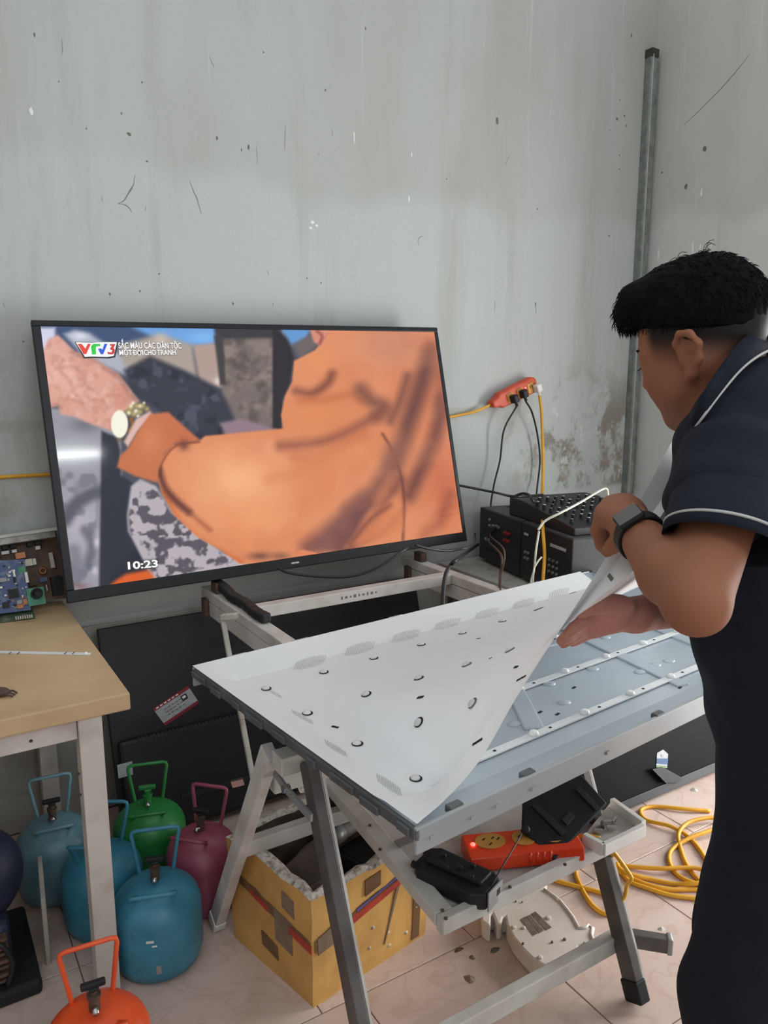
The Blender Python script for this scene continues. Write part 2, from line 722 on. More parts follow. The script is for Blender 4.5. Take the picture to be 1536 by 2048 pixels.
# ------------------------------------------------------------------ floor of marble-look tiles
def tile_mat(name, shift):
    m, nt, b = new_mat(name)
    N, L = nt.nodes, nt.links
    b.inputs['Roughness'].default_value = 0.33
    b.inputs['Specular IOR Level'].default_value = 0.4
    g = N.new('ShaderNodeNewGeometry')
    n1 = N.new('ShaderNodeTexNoise')
    n1.inputs['Scale'].default_value = 2.6
    n1.inputs['Detail'].default_value = 6
    n1.inputs['Distortion'].default_value = 0.7
    mp = N.new('ShaderNodeMapping')
    mp.inputs['Location'].default_value = (shift, shift * 0.37, 0)
    L.new(g.outputs['Position'], mp.inputs['Vector'])
    L.new(mp.outputs['Vector'], n1.inputs['Vector'])
    r1 = N.new('ShaderNodeValToRGB')
    e = r1.color_ramp.elements
    e[0].position, e[1].position = 0.3, 0.72
    e[0].color = lin((214, 194, 184)) + [1]
    e[1].color = lin((196, 172, 160)) + [1]
    L.new(n1.outputs['Fac'], r1.inputs['Fac'])
    n2 = N.new('ShaderNodeTexNoise')
    n2.inputs['Scale'].default_value = 4.2
    n2.inputs['Detail'].default_value = 8
    n2.inputs['Distortion'].default_value = 1.6
    L.new(mp.outputs['Vector'], n2.inputs['Vector'])
    r2 = N.new('ShaderNodeValToRGB')
    e = r2.color_ramp.elements
    e[0].position, e[1].position = 0.46, 0.54
    e[0].color = (0, 0, 0, 1)
    e[1].color = (0, 0, 0, 1)
    k = e.new(0.5)
    k.color = (0.28, 0.28, 0.28, 1)
    L.new(n2.outputs['Fac'], r2.inputs['Fac'])
    mx = N.new('ShaderNodeMix')
    mx.data_type = 'RGBA'
    L.new(r2.outputs['Color'], mx.inputs[0])
    L.new(r1.outputs['Color'], mx.inputs[6])
    mx.inputs[7].default_value = lin((168, 134, 116)) + [1]
    n3 = N.new('ShaderNodeTexNoise')
    n3.inputs['Scale'].default_value = 6
    n3.inputs['Detail'].default_value = 9
    n3.inputs['Roughness'].default_value = 0.7
    L.new(g.outputs['Position'], n3.inputs['Vector'])
    r3 = N.new('ShaderNodeValToRGB')
    e = r3.color_ramp.elements
    e[0].position, e[1].position = 0.58, 0.75
    e[0].color = (0, 0, 0, 1)
    e[1].color = (0.45, 0.45, 0.45, 1)
    L.new(n3.outputs['Fac'], r3.inputs['Fac'])
    m2 = N.new('ShaderNodeMix')
    m2.data_type = 'RGBA'
    L.new(r3.outputs['Color'], m2.inputs[0])
    L.new(mx.outputs[2], m2.inputs[6])
    m2.inputs[7].default_value = lin((120, 104, 92)) + [1]
    L.new(m2.outputs[2], b.inputs['Base Color'])
    MATS[name] = m
    return m


tile_mat('floor_tile_a', 0.0)
tile_mat('floor_tile_b', 4.3)
tile_mat('floor_tile_c', 9.1)
fl = MB().bb((-2.72, -4.2, -0.12), (WALL_X + 0.12, WALL_Y + 0.12, -0.0025)).build('floor', 'grout')
tag(fl, 'floor of beige pink marble look tiles with dark joints', kind='structure')
T, GJ = 0.4605, 0.003
tile_mesh = {}
j = -11
rows = [1.425 + T * k for k in range(-12, 3)]
for ri, y0 in enumerate(rows):
    y1 = min(y0 + T, WALL_Y - 0.02)
    if y1 - y0 < 0.05:
        continue
    off = 0.817 if y0 < 1.4 else 0.817 - 0.10
    k0 = math.floor((-2.55 - off) / T)
    for k in range(k0, 12):
        x0 = off + k * T
        x1 = min(x0 + T, WALL_X)
        x0 = max(x0, -2.6)
        if x1 - x0 < 0.05:
            continue
        wx, wy = round(x1 - x0 - GJ, 4), round(y1 - y0 - GJ, 4)
        tm = 'floor_tile_' + 'abc'[(ri * 5 + k * 3 + (ri * k) % 2) % 3]
        key = (wx, wy, tm)
        cx, cy = (x0 + x1) / 2, (y0 + y1) / 2
        if key not in tile_mesh:
            q = MB()
            b_ = 0.0012
            hx, hy = wx / 2, wy / 2
            vv = [(-hx, -hy, -0.006), (hx, -hy, -0.006), (hx, hy, -0.006), (-hx, hy, -0.006),
                  (-hx, -hy, -b_), (hx, -hy, -b_), (hx, hy, -b_), (-hx, hy, -b_),
                  (-hx + b_, -hy + b_, 0), (hx - b_, -hy + b_, 0), (hx - b_, hy - b_, 0), (-hx + b_, hy - b_, 0)]
            ff = [(8, 9, 10, 11)]
            for a in range(4):
                c = (a + 1) % 4
                ff += [(a, c, c + 4, a + 4), (a + 4, c + 4, c + 8, a + 8)]
            me = bpy.data.meshes.new('tile')
            me.from_pydata(vv, [], ff)
            me.materials.append(MATS[tm])
            tile_mesh[key] = me
        o = bpy.data.objects.new('tile', tile_mesh[key])
        COL.objects.link(o)
        o.parent = fl
        of = ORG[fl.name]
        o.location = (cx - of[0], cy - of[1], 0 - of[2])

# ------------------------------------------------------------------ marks on the walls
mat('mark_dark', (60, 58, 54), rough=0.9)
mat('crack_grey', (118, 116, 110), rough=0.9)
mat('crack_faint', (150, 149, 144), rough=0.9)
mat('mark_soft', (112, 110, 104), rough=0.9)
mat('mark_white', (232, 232, 228), rough=0.9)


def wall_pt(px, py, right=False):
    p = onx(px, py, WALL_X) if right else ony(px, py, WALL_Y)
    p = np.array(p)
    if right:
        p[0] -= 0.0006
    else:
        p[1] -= 0.0006
    return p


def crack(pts, wpx, m='mark_dark', right=False, name='crack'):
    P = catmull([wall_pt(*q, right) for q in pts], 5)
    dep = np.linalg.norm(P[0] - CC)
    r = wpx * dep / FPX / 2
    n = len(P)
    rad = [r * (0.25 + 0.75 * math.sin(math.pi * (0.08 + 0.84 * i / max(n - 1, 1)))) for i in range(n)]
    mb = MB()
    mb.tube(P, r, seg=5, rad=rad)
    A = np.array(mb.v)
    ax = 0 if right else 1
    pl = WALL_X if right else WALL_Y
    A[:, ax] = pl + (A[:, ax] - pl) * 0.25
    mb.v = [tuple(p) for p in A]
    return mb.build(name, m, wr if right else wb)


def blob(px, py, sx, sy, m='mark_dark', right=False, name='plaster_chip'):
    p = wall_pt(px, py, right)
    dep = np.linalg.norm(p - CC)
    u = (0, 1, 0) if right else (1, 0, 0)
    mb = MB()
    vv = [p + np.array([-0.0008, 0, 0]) * (1 if right else 0) + np.array([0, -0.0008, 0]) * (0 if right else 1)]
    n = 9
    ax = np.array([0, 1, 0] if right else [1, 0, 0])
    for k in range(n):
        a = 2 * math.pi * k / n
        q = 0.7 + 0.5 * random.random()
        vv.append(p + ax * math.cos(a) * sx / 2 * dep / FPX * q + np.array([0, 0, 1]) * math.sin(a) * sy / 2 * dep / FPX * q)
    mb.add(vv, [(0, 1 + k, 1 + (k + 1) % n) for k in range(n)])
    return mb.build(name, m, wr if right else wb)


for q in [((123, 75), (125, 95), (124, 108)), ((513, 290), (515, 328)), ((571, 250), (569, 302)), ((664, 258), (665, 272)),
          ((1071, 606), (1072, 628)), ((204, 393), (205, 404)), ((292, 412), (290, 422)), ((838, 490), (836, 480), (842, 473), (848, 474)),
          ((637, 305), (638, 312)), ((6, 605), (10, 616)), ((546, 605), (546, 612)), ((990, 600), (989, 625)), ((1020, 310), (1010, 330)),
          ((418, 112), (430, 138)), ((534, 540), (538, 550))]:
    crack(q, 1.7, 'crack_faint')
for q in [((270, 350), (266, 372), (255, 390), (247, 402), (236, 407)), ((236, 407), (250, 410), (258, 416), (264, 425)),
          ((268, 368), (258, 384), (250, 400)), ((379, 361), (388, 385), (393, 395), (403, 428)), ((1320, 65), (1317, 92), (1312, 113))]:
    crack(q, 1.7, 'crack_grey')
crack([(1500, 108), (1462, 155), (1420, 200), (1368, 250)], 1.6, 'crack_grey', True)
for q in [(69, 70, 4, 10), (258, 268, 9, 8), (284, 165, 4, 5), (294, 323, 5, 5), (434, 276, 5, 9), (527, 105, 3, 4), (651, 180, 4, 6), (731, 57, 3, 7),
          (497, 295, 5, 12), (483, 300, 3, 8), (994, 242, 8, 14), (1234, 238, 7, 9), (1249, 232, 5, 5), (1252, 252, 3, 8), (1220, 260, 4, 4),
          (1239, 310, 4, 4), (1239, 338, 4, 4), (1263, 70, 4, 8), (1218, 472, 4, 7), (1283, 416, 5, 5), (1287, 437, 5, 5), (1071, 608, 4, 10),
          (1075, 418, 4, 4), (893, 358, 3, 3), (118, 163, 3, 3), (173, 257, 3, 4), (280, 582, 4, 7), (466, 607, 3, 7), (614, 556, 3, 5),
          (642, 566, 3, 5), (243, 227, 3, 5), (220, 588, 4, 7), (318, 548, 5, 4), (46, 683, 3, 4), (1256, 1005, 3, 4), (1240, 200, 4, 4)]:
    blob(q[0], q[1], q[2] * 0.8, q[3] * 0.8, m='crack_grey' if max(q[2:]) < 8 else 'mark_soft')
for q in [(625, 445, 9, 9), (621, 456, 8, 8), (633, 451, 8, 7), (62, 222, 8, 16), (818, 398, 5, 16), (823, 310, 4, 14), (708, 275, 3, 30)]:
    blob(q[0], q[1], q[2] * 0.8, q[3] * 0.8, m='mark_white')
for q in [(1372, 373, 6, 9), (1324, 345, 4, 4), (1410, 298, 8, 10)]:
    blob(*q, m='mark_soft', right=True)
for q in [(1385, 505, 5, 34), (1400, 498, 4, 22), (1422, 490, 4, 26), (1403, 385, 4, 14), (1317, 508, 4, 22)]:
    blob(*q, m='mark_white', right=True)

# ------------------------------------------------------------------ conduit in the corner
mat('conduit_grey', (128, 134, 130), (104, 108, 104), scale=25, rough=0.6)
cd = thing('conduit_pipe', 'grey cable conduit running down the wall corner', 'conduit', (3.06, 2.58, 0.90))
MB().bb((3.045, 2.582, 0.9), (3.085, 2.6198, 2.93)).build('trunking', 'conduit_grey', cd, bevel=0.004)
MB().bb((3.051, 2.577, 0.9), (3.056, 2.583, 2.92)).build('edge_highlight', 'skirting_render', cd)  # pale strip, paints the highlight along the trunking edge
MB().tube([(3.093, 2.592, 0.9), (3.095, 2.592, 2.9)], 0.008).build('pipe', 'conduit_grey', cd, smooth=True)
MB().bb((3.043, 2.578, 2.91), (3.089, 2.6198, 2.945)).build('end_cap', 'mark_dark', cd)
# ------------------------------------------------------------------ lit television leaning on the wall
TV_W, TV_H = 1.45, 0.836
tr = nrm((1.0, -0.013, 0.014))
tu = np.array([-0.023, 0.243, 0.970])
tu = nrm(tu - tr * (tr @ tu))
tn = np.cross(tr, tu)                       # faces the room
TL = np.array([0.352, 2.514, 1.650])
RTV = np.stack([tr, tu, tn], 1)


def tvp(s, t, d=0.0):
    """point on the set: s to the right, t downwards (metres), d towards the room"""
    return TL + tr * s - tu * t + tn * d


tv = thing('television', 'large flat television switched on, showing a man in orange, leaning on the wall', 'television', tvp(TV_W / 2, TV_H, -0.02))
BL_, BR_, BT_, BB_ = 0.024, 0.016, 0.018, 0.036
mat('tv_bezel', (30, 31, 35), (24, 25, 28), scale=40, rough=0.4, spec=0.3)
for nm, (s0, s1, t0, t1) in {'bezel_top': (0, TV_W, 0, BT_), 'bezel_bottom': (0, TV_W, TV_H - BB_, TV_H), 'bezel_left': (0, BL_, BT_, TV_H - BB_),
                             'bezel_right': (TV_W - BR_, TV_W, BT_, TV_H - BB_)}.items():
    MB().box(tvp((s0 + s1) / 2, (t0 + t1) / 2, -0.008), (s1 - s0, t1 - t0, 0.022), RTV).build('bezel', 'tv_bezel', tv, bevel=0.003)
MB().box(tvp(TV_W / 2, TV_H / 2, -0.026), (TV_W - 0.006, TV_H - 0.006, 0.02), RTV).box(tvp(TV_W / 2, TV_H * 0.66, -0.042), (TV_W * 0.7, TV_H * 0.5, 0.022), RTV).build('back_cover', 'black_plastic', tv)
mk = MB()
for i in range(7):
    mk.box(tvp(0.712 + i * 0.0042, TV_H - 0.017, 0.0034), (0.0032, 0.006 if i % 3 else 0.0045, 0.0006), RTV)
mk.build('brand_mark', 'white_cable', tv)

# picture on the screen: vertex colours, painted as flat shapes
NU, NV = 420, 236
s0, s1, t0, t1 = BL_ - 0.001, TV_W - BR_ + 0.001, BT_ - 0.001, TV_H - BB_ + 0.001
su, tv_ = np.meshgrid(np.linspace(s0, s1, NU), np.linspace(t0, t1, NV))
PW = TL + su[..., None] * tr - tv_[..., None] * tu
# picture coordinates (a 1536 x 2048 drawing sheet the shapes below were measured on)
HM = np.stack([tr, -tu, TL - CC], 1)


def sheet_xy(P):
    v = P - CC
    z = v @ FW
    return 768 + FPX * (v @ RT) / z, 1024 - FPX * (v @ UP) / z


QX, QY = sheet_xy(PW)
IMG = np.zeros((NV, NU, 3)) + np.array([78, 80, 92.])


def sd_poly(pts):
    P = np.array(pts, float)
    d = np.full(QX.shape, 1e9)
    ins = np.zeros(QX.shape, bool)
    n = len(P)
    for i in range(n):
        a, b = P[i], P[(i + 1) % n]
        e = b - a
        wx, wy = QX - a[0], QY - a[1]
        t = np.clip((wx * e[0] + wy * e[1]) / (e @ e + 1e-9), 0, 1)
        d = np.minimum(d, (wx - e[0] * t) ** 2 + (wy - e[1] * t) ** 2)
        if a[1] != b[1]:
            c = ((a[1] > QY) != (b[1] > QY)) & (QX < (b[0] - a[0]) * (QY - a[1]) / (b[1] - a[1]) + a[0])
            ins ^= c
    d = np.sqrt(d)
    return np.where(ins, -d, d)


def sstep(x, a, b):
    t = np.clip((x - a) / (b - a), 0, 1)
    return t * t * (3 - 2 * t)


def over(al, col):
    global IMG
    IMG = IMG * (1 - al[..., None]) + np.array(col, float) * al[..., None]


def poly(pts, col, soft=3.0, op=1.0, mask=None):
    al = op * sstep(-sd_poly(pts), -soft, soft)
    if mask is not None:
        al = al * mask
    over(al, col)


def stroke(pts, col, wd, soft=4.0, op=1.0, mask=None):
    P = [p[:2] for p in catmull([(a, b, 0) for a, b in pts], 6)] if len(pts) > 2 else [np.array(p, float) for p in pts]
    d = np.full(QX.shape, 1e9)
    for i in range(len(P) - 1):
        a, b = np.array(P[i][:2]), np.array(P[i + 1][:2])
        e = b - a
        wx, wy = QX - a[0], QY - a[1]
        t = np.clip((wx * e[0] + wy * e[1]) / (e @ e + 1e-9), 0, 1)
        taper = 1.0
        d = np.minimum(d, np.sqrt((wx - e[0] * t) ** 2 + (wy - e[1] * t) ** 2))
    al = op * sstep(d, wd / 2 + soft, wd / 2 - soft)
    if mask is not None:
        al = al * mask
    over(al, col)


def glow(cx, cy, rx, ry, col, op=1.0, mask=None):
    q = ((QX - cx) / rx) ** 2 + ((QY - cy) / ry) ** 2
    al = op * np.exp(-q * 1.6)
    if mask is not None:
        al = al * mask
    over(al, col)


def vnoise(sc, seed):
    r = np.random.default_rng(seed)
    n = 64
    G = r.random((n, n))
    x, y = (QX / sc) % (n - 1), (QY / sc) % (n - 1)
    i, k = x.astype(int), y.astype(int)
    fx, fy = x - i, y - k
    fx, fy = fx * fx * (3 - 2 * fx), fy * fy * (3 - 2 * fy)
    return (G[k, i] * (1 - fx) + G[k, i + 1] * fx) * (1 - fy) + (G[k + 1, i] * (1 - fx) + G[k + 1, i + 1] * fx) * fy


# far background, top
poly([(60, 640), (440, 640), (440, 705), (60, 705)], (66, 84, 120), 8)
poly([(235, 640), (430, 640), (429, 690), (350, 692), (300, 672)], (112, 164, 226), 7)
glow(405, 676, 45, 18, (130, 185, 245))
poly([(76, 655), (110, 655), (112, 690), (92, 720), (80, 700)], (216, 218, 240), 6)
poly([(128, 668), (150, 660), (180, 668), (215, 690), (250, 715), (270, 760), (215, 735), (160, 705)], (178, 182, 198), 7)
glow(160, 672, 22, 10, (226, 230, 244), 0.9)
poly([(235, 690), (320, 668), (385, 690), (395, 760), (330, 735), (250, 735)], (176, 164, 152), 8)
glow(322, 678, 20, 14, (206, 196, 184), 0.8)
glow(300, 728, 26, 12, (120, 100, 92), 0.6)
poly([(386, 690), (446, 685), (448, 775), (400, 770)], (182, 158, 148), 5)
glow(436, 762, 10, 10, (232, 222, 216), 0.9)
poly([(438, 655), (570, 655), (572, 864), (448, 864)], (122, 110, 106), 4)
over(sstep(-sd_poly([(438, 672), (556, 672), (558, 862), (448, 862)]), -3, 6) * np.clip((0.5 * vnoise(26, 3) + 0.3 * vnoise(14, 9) + 0.2 * vnoise(8, 5) - 0.42) * 2.2, 0, 0.6), (158, 142, 134))
over(sstep(-sd_poly([(438, 672), (556, 672), (558, 862), (448, 862)]), -3, 6) * np.clip((0.5 * vnoise(22, 4) + 0.3 * vnoise(12, 8) + 0.2 * vnoise(7, 6) - 0.48) * 2.2, 0, 0.6), (82, 72, 70))
poly([(428, 650), (566, 650), (562, 676), (432, 678)], (62, 60, 66), 5)
poly([(428, 672), (446, 672), (452, 770), (440, 770)], (70, 66, 68), 4)
poly([(545, 655), (575, 675), (588, 716), (580, 765), (566, 800), (563, 862), (545, 858)], (46, 43, 47), 4)
poly([(556, 650), (626, 650), (612, 678), (584, 690)], (104, 156, 214), 6)
poly([(584, 690), (622, 668), (646, 682), (600, 718)], (112, 102, 102), 6)
poly([(248, 740), (300, 712), (372, 742), (430, 772), (452, 800), (470, 840), (470, 872), (400, 886), (330, 830), (262, 786)], (58, 60, 72), 7)
jm = sstep(-sd_poly([(248, 740), (300, 712), (372, 742), (430, 772), (452, 800), (470, 840), (470, 872), (400, 886), (330, 830), (262, 786)]), 2, 12)
over(jm * sstep(0.6 * vnoise(24, 31) + 0.4 * vnoise(11, 32), 0.5, 0.75) * 0.8, (86, 90, 108))
over(jm * sstep(0.6 * vnoise(30, 33) + 0.4 * vnoise(13, 34), 0.55, 0.75) * 0.7, (40, 42, 52))
poly([(440, 846), (480, 838), (520, 848), (560, 862), (450, 872)], (150, 126, 138), 6)
# left, lower background
poly([(92, 815), (240, 830), (250, 1190), (140, 1200)], (158, 156, 166), 5)
glow(170, 850, 38, 20, (112, 112, 120), 0.8)
glow(140, 905, 60, 34, (176, 186, 190), 0.8)
glow(160, 1050, 60, 60, (186, 180, 190), 0.9)
lm = sstep(-sd_poly([(105, 930), (203, 930), (203, 1178), (140, 1190)]), 0, 14)
over(lm * sstep(0.6 * vnoise(30, 41) + 0.4 * vnoise(14, 42), 0.48, 0.66) * 0.6, (104, 106, 118))
stroke([(130, 1040), (150, 1010), (180, 990), (206, 982)], (94, 94, 104), 26, 10)
stroke([(170, 1060), (185, 1090), (176, 1130)], (96, 98, 110), 18, 9, 0.8)
stroke([(148, 1100), (160, 1150)], (118, 120, 132), 22, 9, 0.7)
glow(194, 1085, 9, 14, (214, 210, 220), 0.9)
glow(190, 1140, 8, 12, (206, 200, 214), 0.9)
glow(160, 1172, 22, 8, (128, 92, 92), 0.7)
poly([(203, 862), (234, 874), (240, 900), (242, 950), (268, 968), (256, 1040), (284, 1112), (300, 1168), (198, 1184), (201, 1000)], (50, 52, 63), 4)
# printed cloth with grape pattern
cl_p = [(262, 972), (281, 958), (312, 972), (344, 1022), (406, 1075), (447, 1106), (500, 1128), (470, 1150), (312, 1172), (283, 1114), (256, 1062), (254, 1030)]
poly(cl_p, (190, 181, 188), 4)
cm = sstep(-sd_poly(cl_p), 0, 7)
fn = 0.55 * vnoise(17, 21) + 0.3 * vnoise(9, 22) + 0.15 * vnoise(5, 23)
over(cm * sstep(fn + 0.10 * np.exp(-(((QX - 330) / 70) ** 2 + ((QY - 1060) / 60) ** 2)), 0.50, 0.64) * 0.82, (76, 72, 82))
poly([(208, 1182), (232, 1160), (252, 1148), (296, 1140), (306, 1150), (314, 1172)], (226, 102, 52), 6)
# hand
hp = [(97, 678), (116, 670), (131, 684), (150, 703), (187, 716), (237, 748), (278, 802), (259, 816), (230, 834), (226, 862), (187, 850), (150, 834), (122, 828), (116, 812), (101, 815), (84, 706)]
poly(hp, (226, 168, 152), 4)
hm = sstep(-sd_poly(hp), -1, 6)
glow(120, 740, 40, 50, (240, 188, 172), 0.8, hm)
glow(240, 790, 34, 36, (214, 146, 122), 0.7, hm)
stroke([(150, 703), (187, 717), (237, 750), (276, 804)], (128, 86, 80), 13, 8, 0.75, hm)
for q in [[(126, 722), (124, 745), (140, 760), (150, 785), (160, 795)], [(116, 812), (126, 796), (150, 800), (180, 812)], [(170, 770), (185, 780), (196, 790), (188, 800)],
          [(205, 800), (216, 812), (222, 804)], [(120, 735), (140, 730), (158, 740)]]:
    stroke(q, (190, 128, 112), 7, 6, 0.55, hm)
    stroke([(a_ + 4, c_ - 4) for a_, c_ in q], (246, 200, 184), 6, 5, 0.4, hm)
glow(112, 816, 14, 10, (150, 90, 76), 0.8, hm)
over(hm * np.clip((0.5 * vnoise(16, 51) + 0.5 * vnoise(8, 52) - 0.45) * 1.6, 0, 0.45), (198, 136, 120))
over(hm * np.clip((0.5 * vnoise(18, 53) + 0.5 * vnoise(9, 54) - 0.5) * 1.6, 0, 0.4), (246, 204, 190))
# watch
for q in [(262, 816, 8), (274, 812, 8), (285, 812, 7), (294, 818, 6), (268, 828, 8), (280, 824, 7), (256, 824, 8)]:
    glow(q[0], q[1], q[2], q[2], (196, 172, 104), 0.95)
for q in [(262, 812, 4), (272, 822, 5), (266, 806, 4), (280, 812, 4), (288, 806, 3), (276, 832, 4), (258, 826, 4)]:
    glow(q[0], q[1], q[2], q[2], (255, 252, 226), 1.0)
stroke([(262, 838), (266, 852), (258, 862)], (150, 96, 40), 7, 3)
glow(238, 876, 9, 8, (110, 86, 60), 0.8)
over(sstep(np.sqrt(((QX - 239) / 17) ** 2 + ((QY - 848) / 28) ** 2), 1.08, 0.9), (254, 252, 232))
poly([(272, 838), (300, 822), (306, 830), (276, 862), (256, 894), (248, 884)], (226, 188, 180), 4)
# orange shirt
shirt = [(668, 640), (900, 640), (940, 1110), (640, 1118), (520, 1130), (480, 1128), (440, 1100), (392, 1072), (348, 1030), (322, 984), (314, 950), (320, 918), (345, 890),
         (398, 882), (410, 872), (452, 868), (566, 857), (562, 830), (570, 792), (584, 764), (588, 722), (630, 700), (650, 676)]
poly(shirt, (226, 142, 98), 3)
sm = sstep(-sd_poly(shirt), -1, 4)
glow(790, 690, 90, 60, (206, 140, 116), 0.8, sm)
glow(640, 720, 50, 30, (232, 146, 96), 0.7, sm)
glow(470, 960, 120, 80, (252, 182, 132), 1.0, sm)
glow(420, 920, 60, 40, (246, 170, 122), 0.7, sm)
glow(560, 900, 120, 30, (238, 158, 116), 0.8, sm)
glow(520, 1040, 90, 50, (246, 168, 118), 0.7, sm)
glow(655, 960, 60, 60, (224, 136, 92), 0.6, sm)
glow(890, 960, 60, 120, (206, 110, 78), 0.8, sm)
glow(640, 830, 60, 26, (234, 148, 92), 0.7, sm)
glow(850, 790, 60, 60, (196, 112, 84), 0.5, sm)
for pts, col, wd, so, op in [
    ([(592, 782), (625, 786), (655, 766), (664, 748)], (128, 72, 58), 16, 11, 0.85),
    ([(600, 800), (640, 800), (700, 790), (720, 800)], (196, 108, 62), 14, 12, 0.6),
    ([(722, 780), (742, 800), (765, 812), (755, 830)], (112, 72, 66), 26, 16, 0.8),
    ([(560, 892), (633, 886), (690, 866), (735, 842), (770, 820)], (146, 84, 66), 18, 14, 0.8),
    ([(590, 915), (660, 900), (730, 868)], (206, 118, 74), 18, 14, 0.6),
    ([(858, 712), (842, 770), (822, 830), (800, 900), (790, 930)], (104, 64, 60), 34, 18, 0.85),
    ([(815, 752), (800, 800), (781, 842)], (122, 76, 66), 16, 12, 0.8),
    ([(886, 800), (872, 870), (846, 930), (818, 990)], (108, 64, 60), 28, 16, 0.85),
    ([(862, 690), (880, 760), (888, 820)], (150, 88, 74), 22, 14, 0.6),
    ([(765, 868), (784, 900), (801, 948), (808, 1000), (806, 1080)], (112, 58, 48), 5, 4, 0.9),
    ([(786, 905), (768, 950), (740, 990), (700, 1020)], (130, 80, 72), 30, 18, 0.8),
    ([(730, 1000), (690, 1036), (650, 1070), (618, 1096)], (122, 74, 70), 34, 18, 0.85),
    ([(800, 960), (770, 1010), (740, 1050), (704, 1090)], (120, 70, 64), 22, 14, 0.75),
    ([(806, 1020), (770, 1060), (730, 1080)], (160, 90, 72), 12, 10, 0.7),
    ([(900, 990), (880, 1040), (850, 1070)], (150, 76, 58), 22, 16, 0.6),
    ([(540, 960), (600, 940), (680, 900)], (214, 128, 84), 20, 16, 0.5),
    ([(480, 1126), (440, 1104), (392, 1076), (350, 1034), (324, 988)], (206, 100, 52), 12, 8, 0.8),
    ([(430, 1010), (470, 1050), (500, 1095)], (238, 150, 100), 20, 16, 0.6),
]:
    stroke(pts, col, wd, so, op, sm)
poly([(612, 1100), (690, 1028), (740, 1010), (716, 1060), (694, 1108)], (116, 72, 72), 10, 0.9, sm)
poly([(690, 1095), (740, 1030), (800, 985), (808, 1060), (760, 1076)], (222, 134, 88), 8, 0.75, sm)
stroke([(700, 1088), (740, 1040), (780, 1010)], (122, 70, 62), 8, 7, 0.7, sm)
glow(520, 1112, 30, 10, (128, 84, 70), 0.9)
glow(560, 1112, 24, 10, (130, 84, 72), 0.8)
poly([(592, 1112), (594, 1102), (606, 1099), (634, 1106), (634, 1113), (600, 1121)], (230, 132, 88), 2)
over(sm * np.clip((0.6 * vnoise(60, 61) + 0.4 * vnoise(32, 62) - 0.5) * 0.7, 0, 0.12), (196, 112, 78))
over(sm * np.clip((0.6 * vnoise(70, 63) + 0.4 * vnoise(36, 64) - 0.5) * 0.7, 0, 0.14), (250, 184, 140))
# cuff
cuff = [(300, 828), (336, 824), (372, 856), (402, 882), (350, 888), (330, 906), (318, 935), (316, 966), (270, 952), (234, 934), (240, 912), (258, 894), (276, 862)]
poly(cuff, (204, 118, 78), 4)
glow(300, 880, 30, 40, (222, 138, 96), 0.8, sstep(-sd_poly(cuff), -1, 5))
glow(368, 890, 14, 14, (112, 66, 56), 0.85)
stroke([(398, 884), (352, 892), (326, 922), (320, 952)], (132, 70, 48), 4, 3, 0.8)
stroke([(318, 940), (328, 972), (350, 1000), (378, 1024)], (96, 52, 48), 13, 8, 0.9, sm)
stroke([(380, 1026), (420, 1060)], (150, 84, 60), 8, 7, 0.6, sm)
# ear and neck
poly([(616, 650), (668, 650), (650, 678), (642, 692), (628, 684)], (222, 146, 126), 4)
stroke([(634, 662), (644, 672), (640, 686)], (150, 76, 66), 6, 4, 0.8)
# dark patch behind the clock
poly([(249, 1122), (317, 1117), (316, 1135), (250, 1141)], (60, 58, 64), 3, 0.55)

mscr, nt, b = new_mat('tv_picture')
va = nt.nodes.new('ShaderNodeVertexColor')
va.layer_name = 'picture'
b.inputs['Base Color'].default_value = (0.006, 0.006, 0.007, 1)
b.inputs['Roughness'].default_value = 0.07
b.inputs['Specular IOR Level'].default_value = 0.2
nt.links.new(va.outputs['Color'], b.inputs['Emission Color'])
b.inputs['Emission Strength'].default_value = 0.93
MATS['tv_picture'] = mscr
me = bpy.data.meshes.new('screen')
o0 = ORG[tv.name]
PV = (PW - 0.0 * tn - o0).reshape(-1, 3)
ii = np.arange(NU * NV).reshape(NV, NU)
QF = np.stack([ii[1:, :-1], ii[1:, 1:], ii[:-1, 1:], ii[:-1, :-1]], -1).reshape(-1, 4)
me.from_pydata(PV.tolist(), [], QF.tolist())
ca = me.color_attributes.new('picture', 'FLOAT_COLOR', 'POINT')
c = np.clip(IMG, 0, 255) / 255.0
clin = np.where(c <= 0.04045, c / 12.92, ((c + 0.055) / 1.055) ** 2.4)
ca.data.foreach_set('color', np.concatenate([clin, np.ones((NV, NU, 1))], -1).astype(np.float32).ravel())
me.materials.append(mscr)
scr = bpy.data.objects.new('screen', me)
COL.objects.link(scr)
scr.parent = tv
ORG[scr.name] = o0


def emi(name, c, s=0.95):
    m, nt, b = new_mat(name)
    b.inputs['Base Color'].default_value = (0.01, 0.01, 0.01, 1)
    b.inputs['Emission Color'].default_value = lin(c) + [1]
    b.inputs['Emission Strength'].default_value = s
    MATS[name] = m


emi('pix_white', (250, 250, 250))
emi('pix_red', (232, 60, 40))
emi('pix_green', (30, 205, 60))
emi('pix_blue', (36, 84, 224))
emi('pix_dark', (34, 32, 36))
emi('pix_red2', (206, 44, 48))


def scr_pt(px, py, d=0.0008):
    return onpl(px, py, TL, tn) + tn * d


def scr_poly(name, pts, m, d):
    P = [scr_pt(*q, d) for q in pts]
    return MB().prism(P, -tn * 0.0002).build(name, m, scr)


# channel logo: white ground, coloured letters
lx, ly, lk = 140, 670, 240 / 1536.0


def LG(pts):
    return [(lx + a * lk, ly + b_ * lk) for a, b_ in pts]


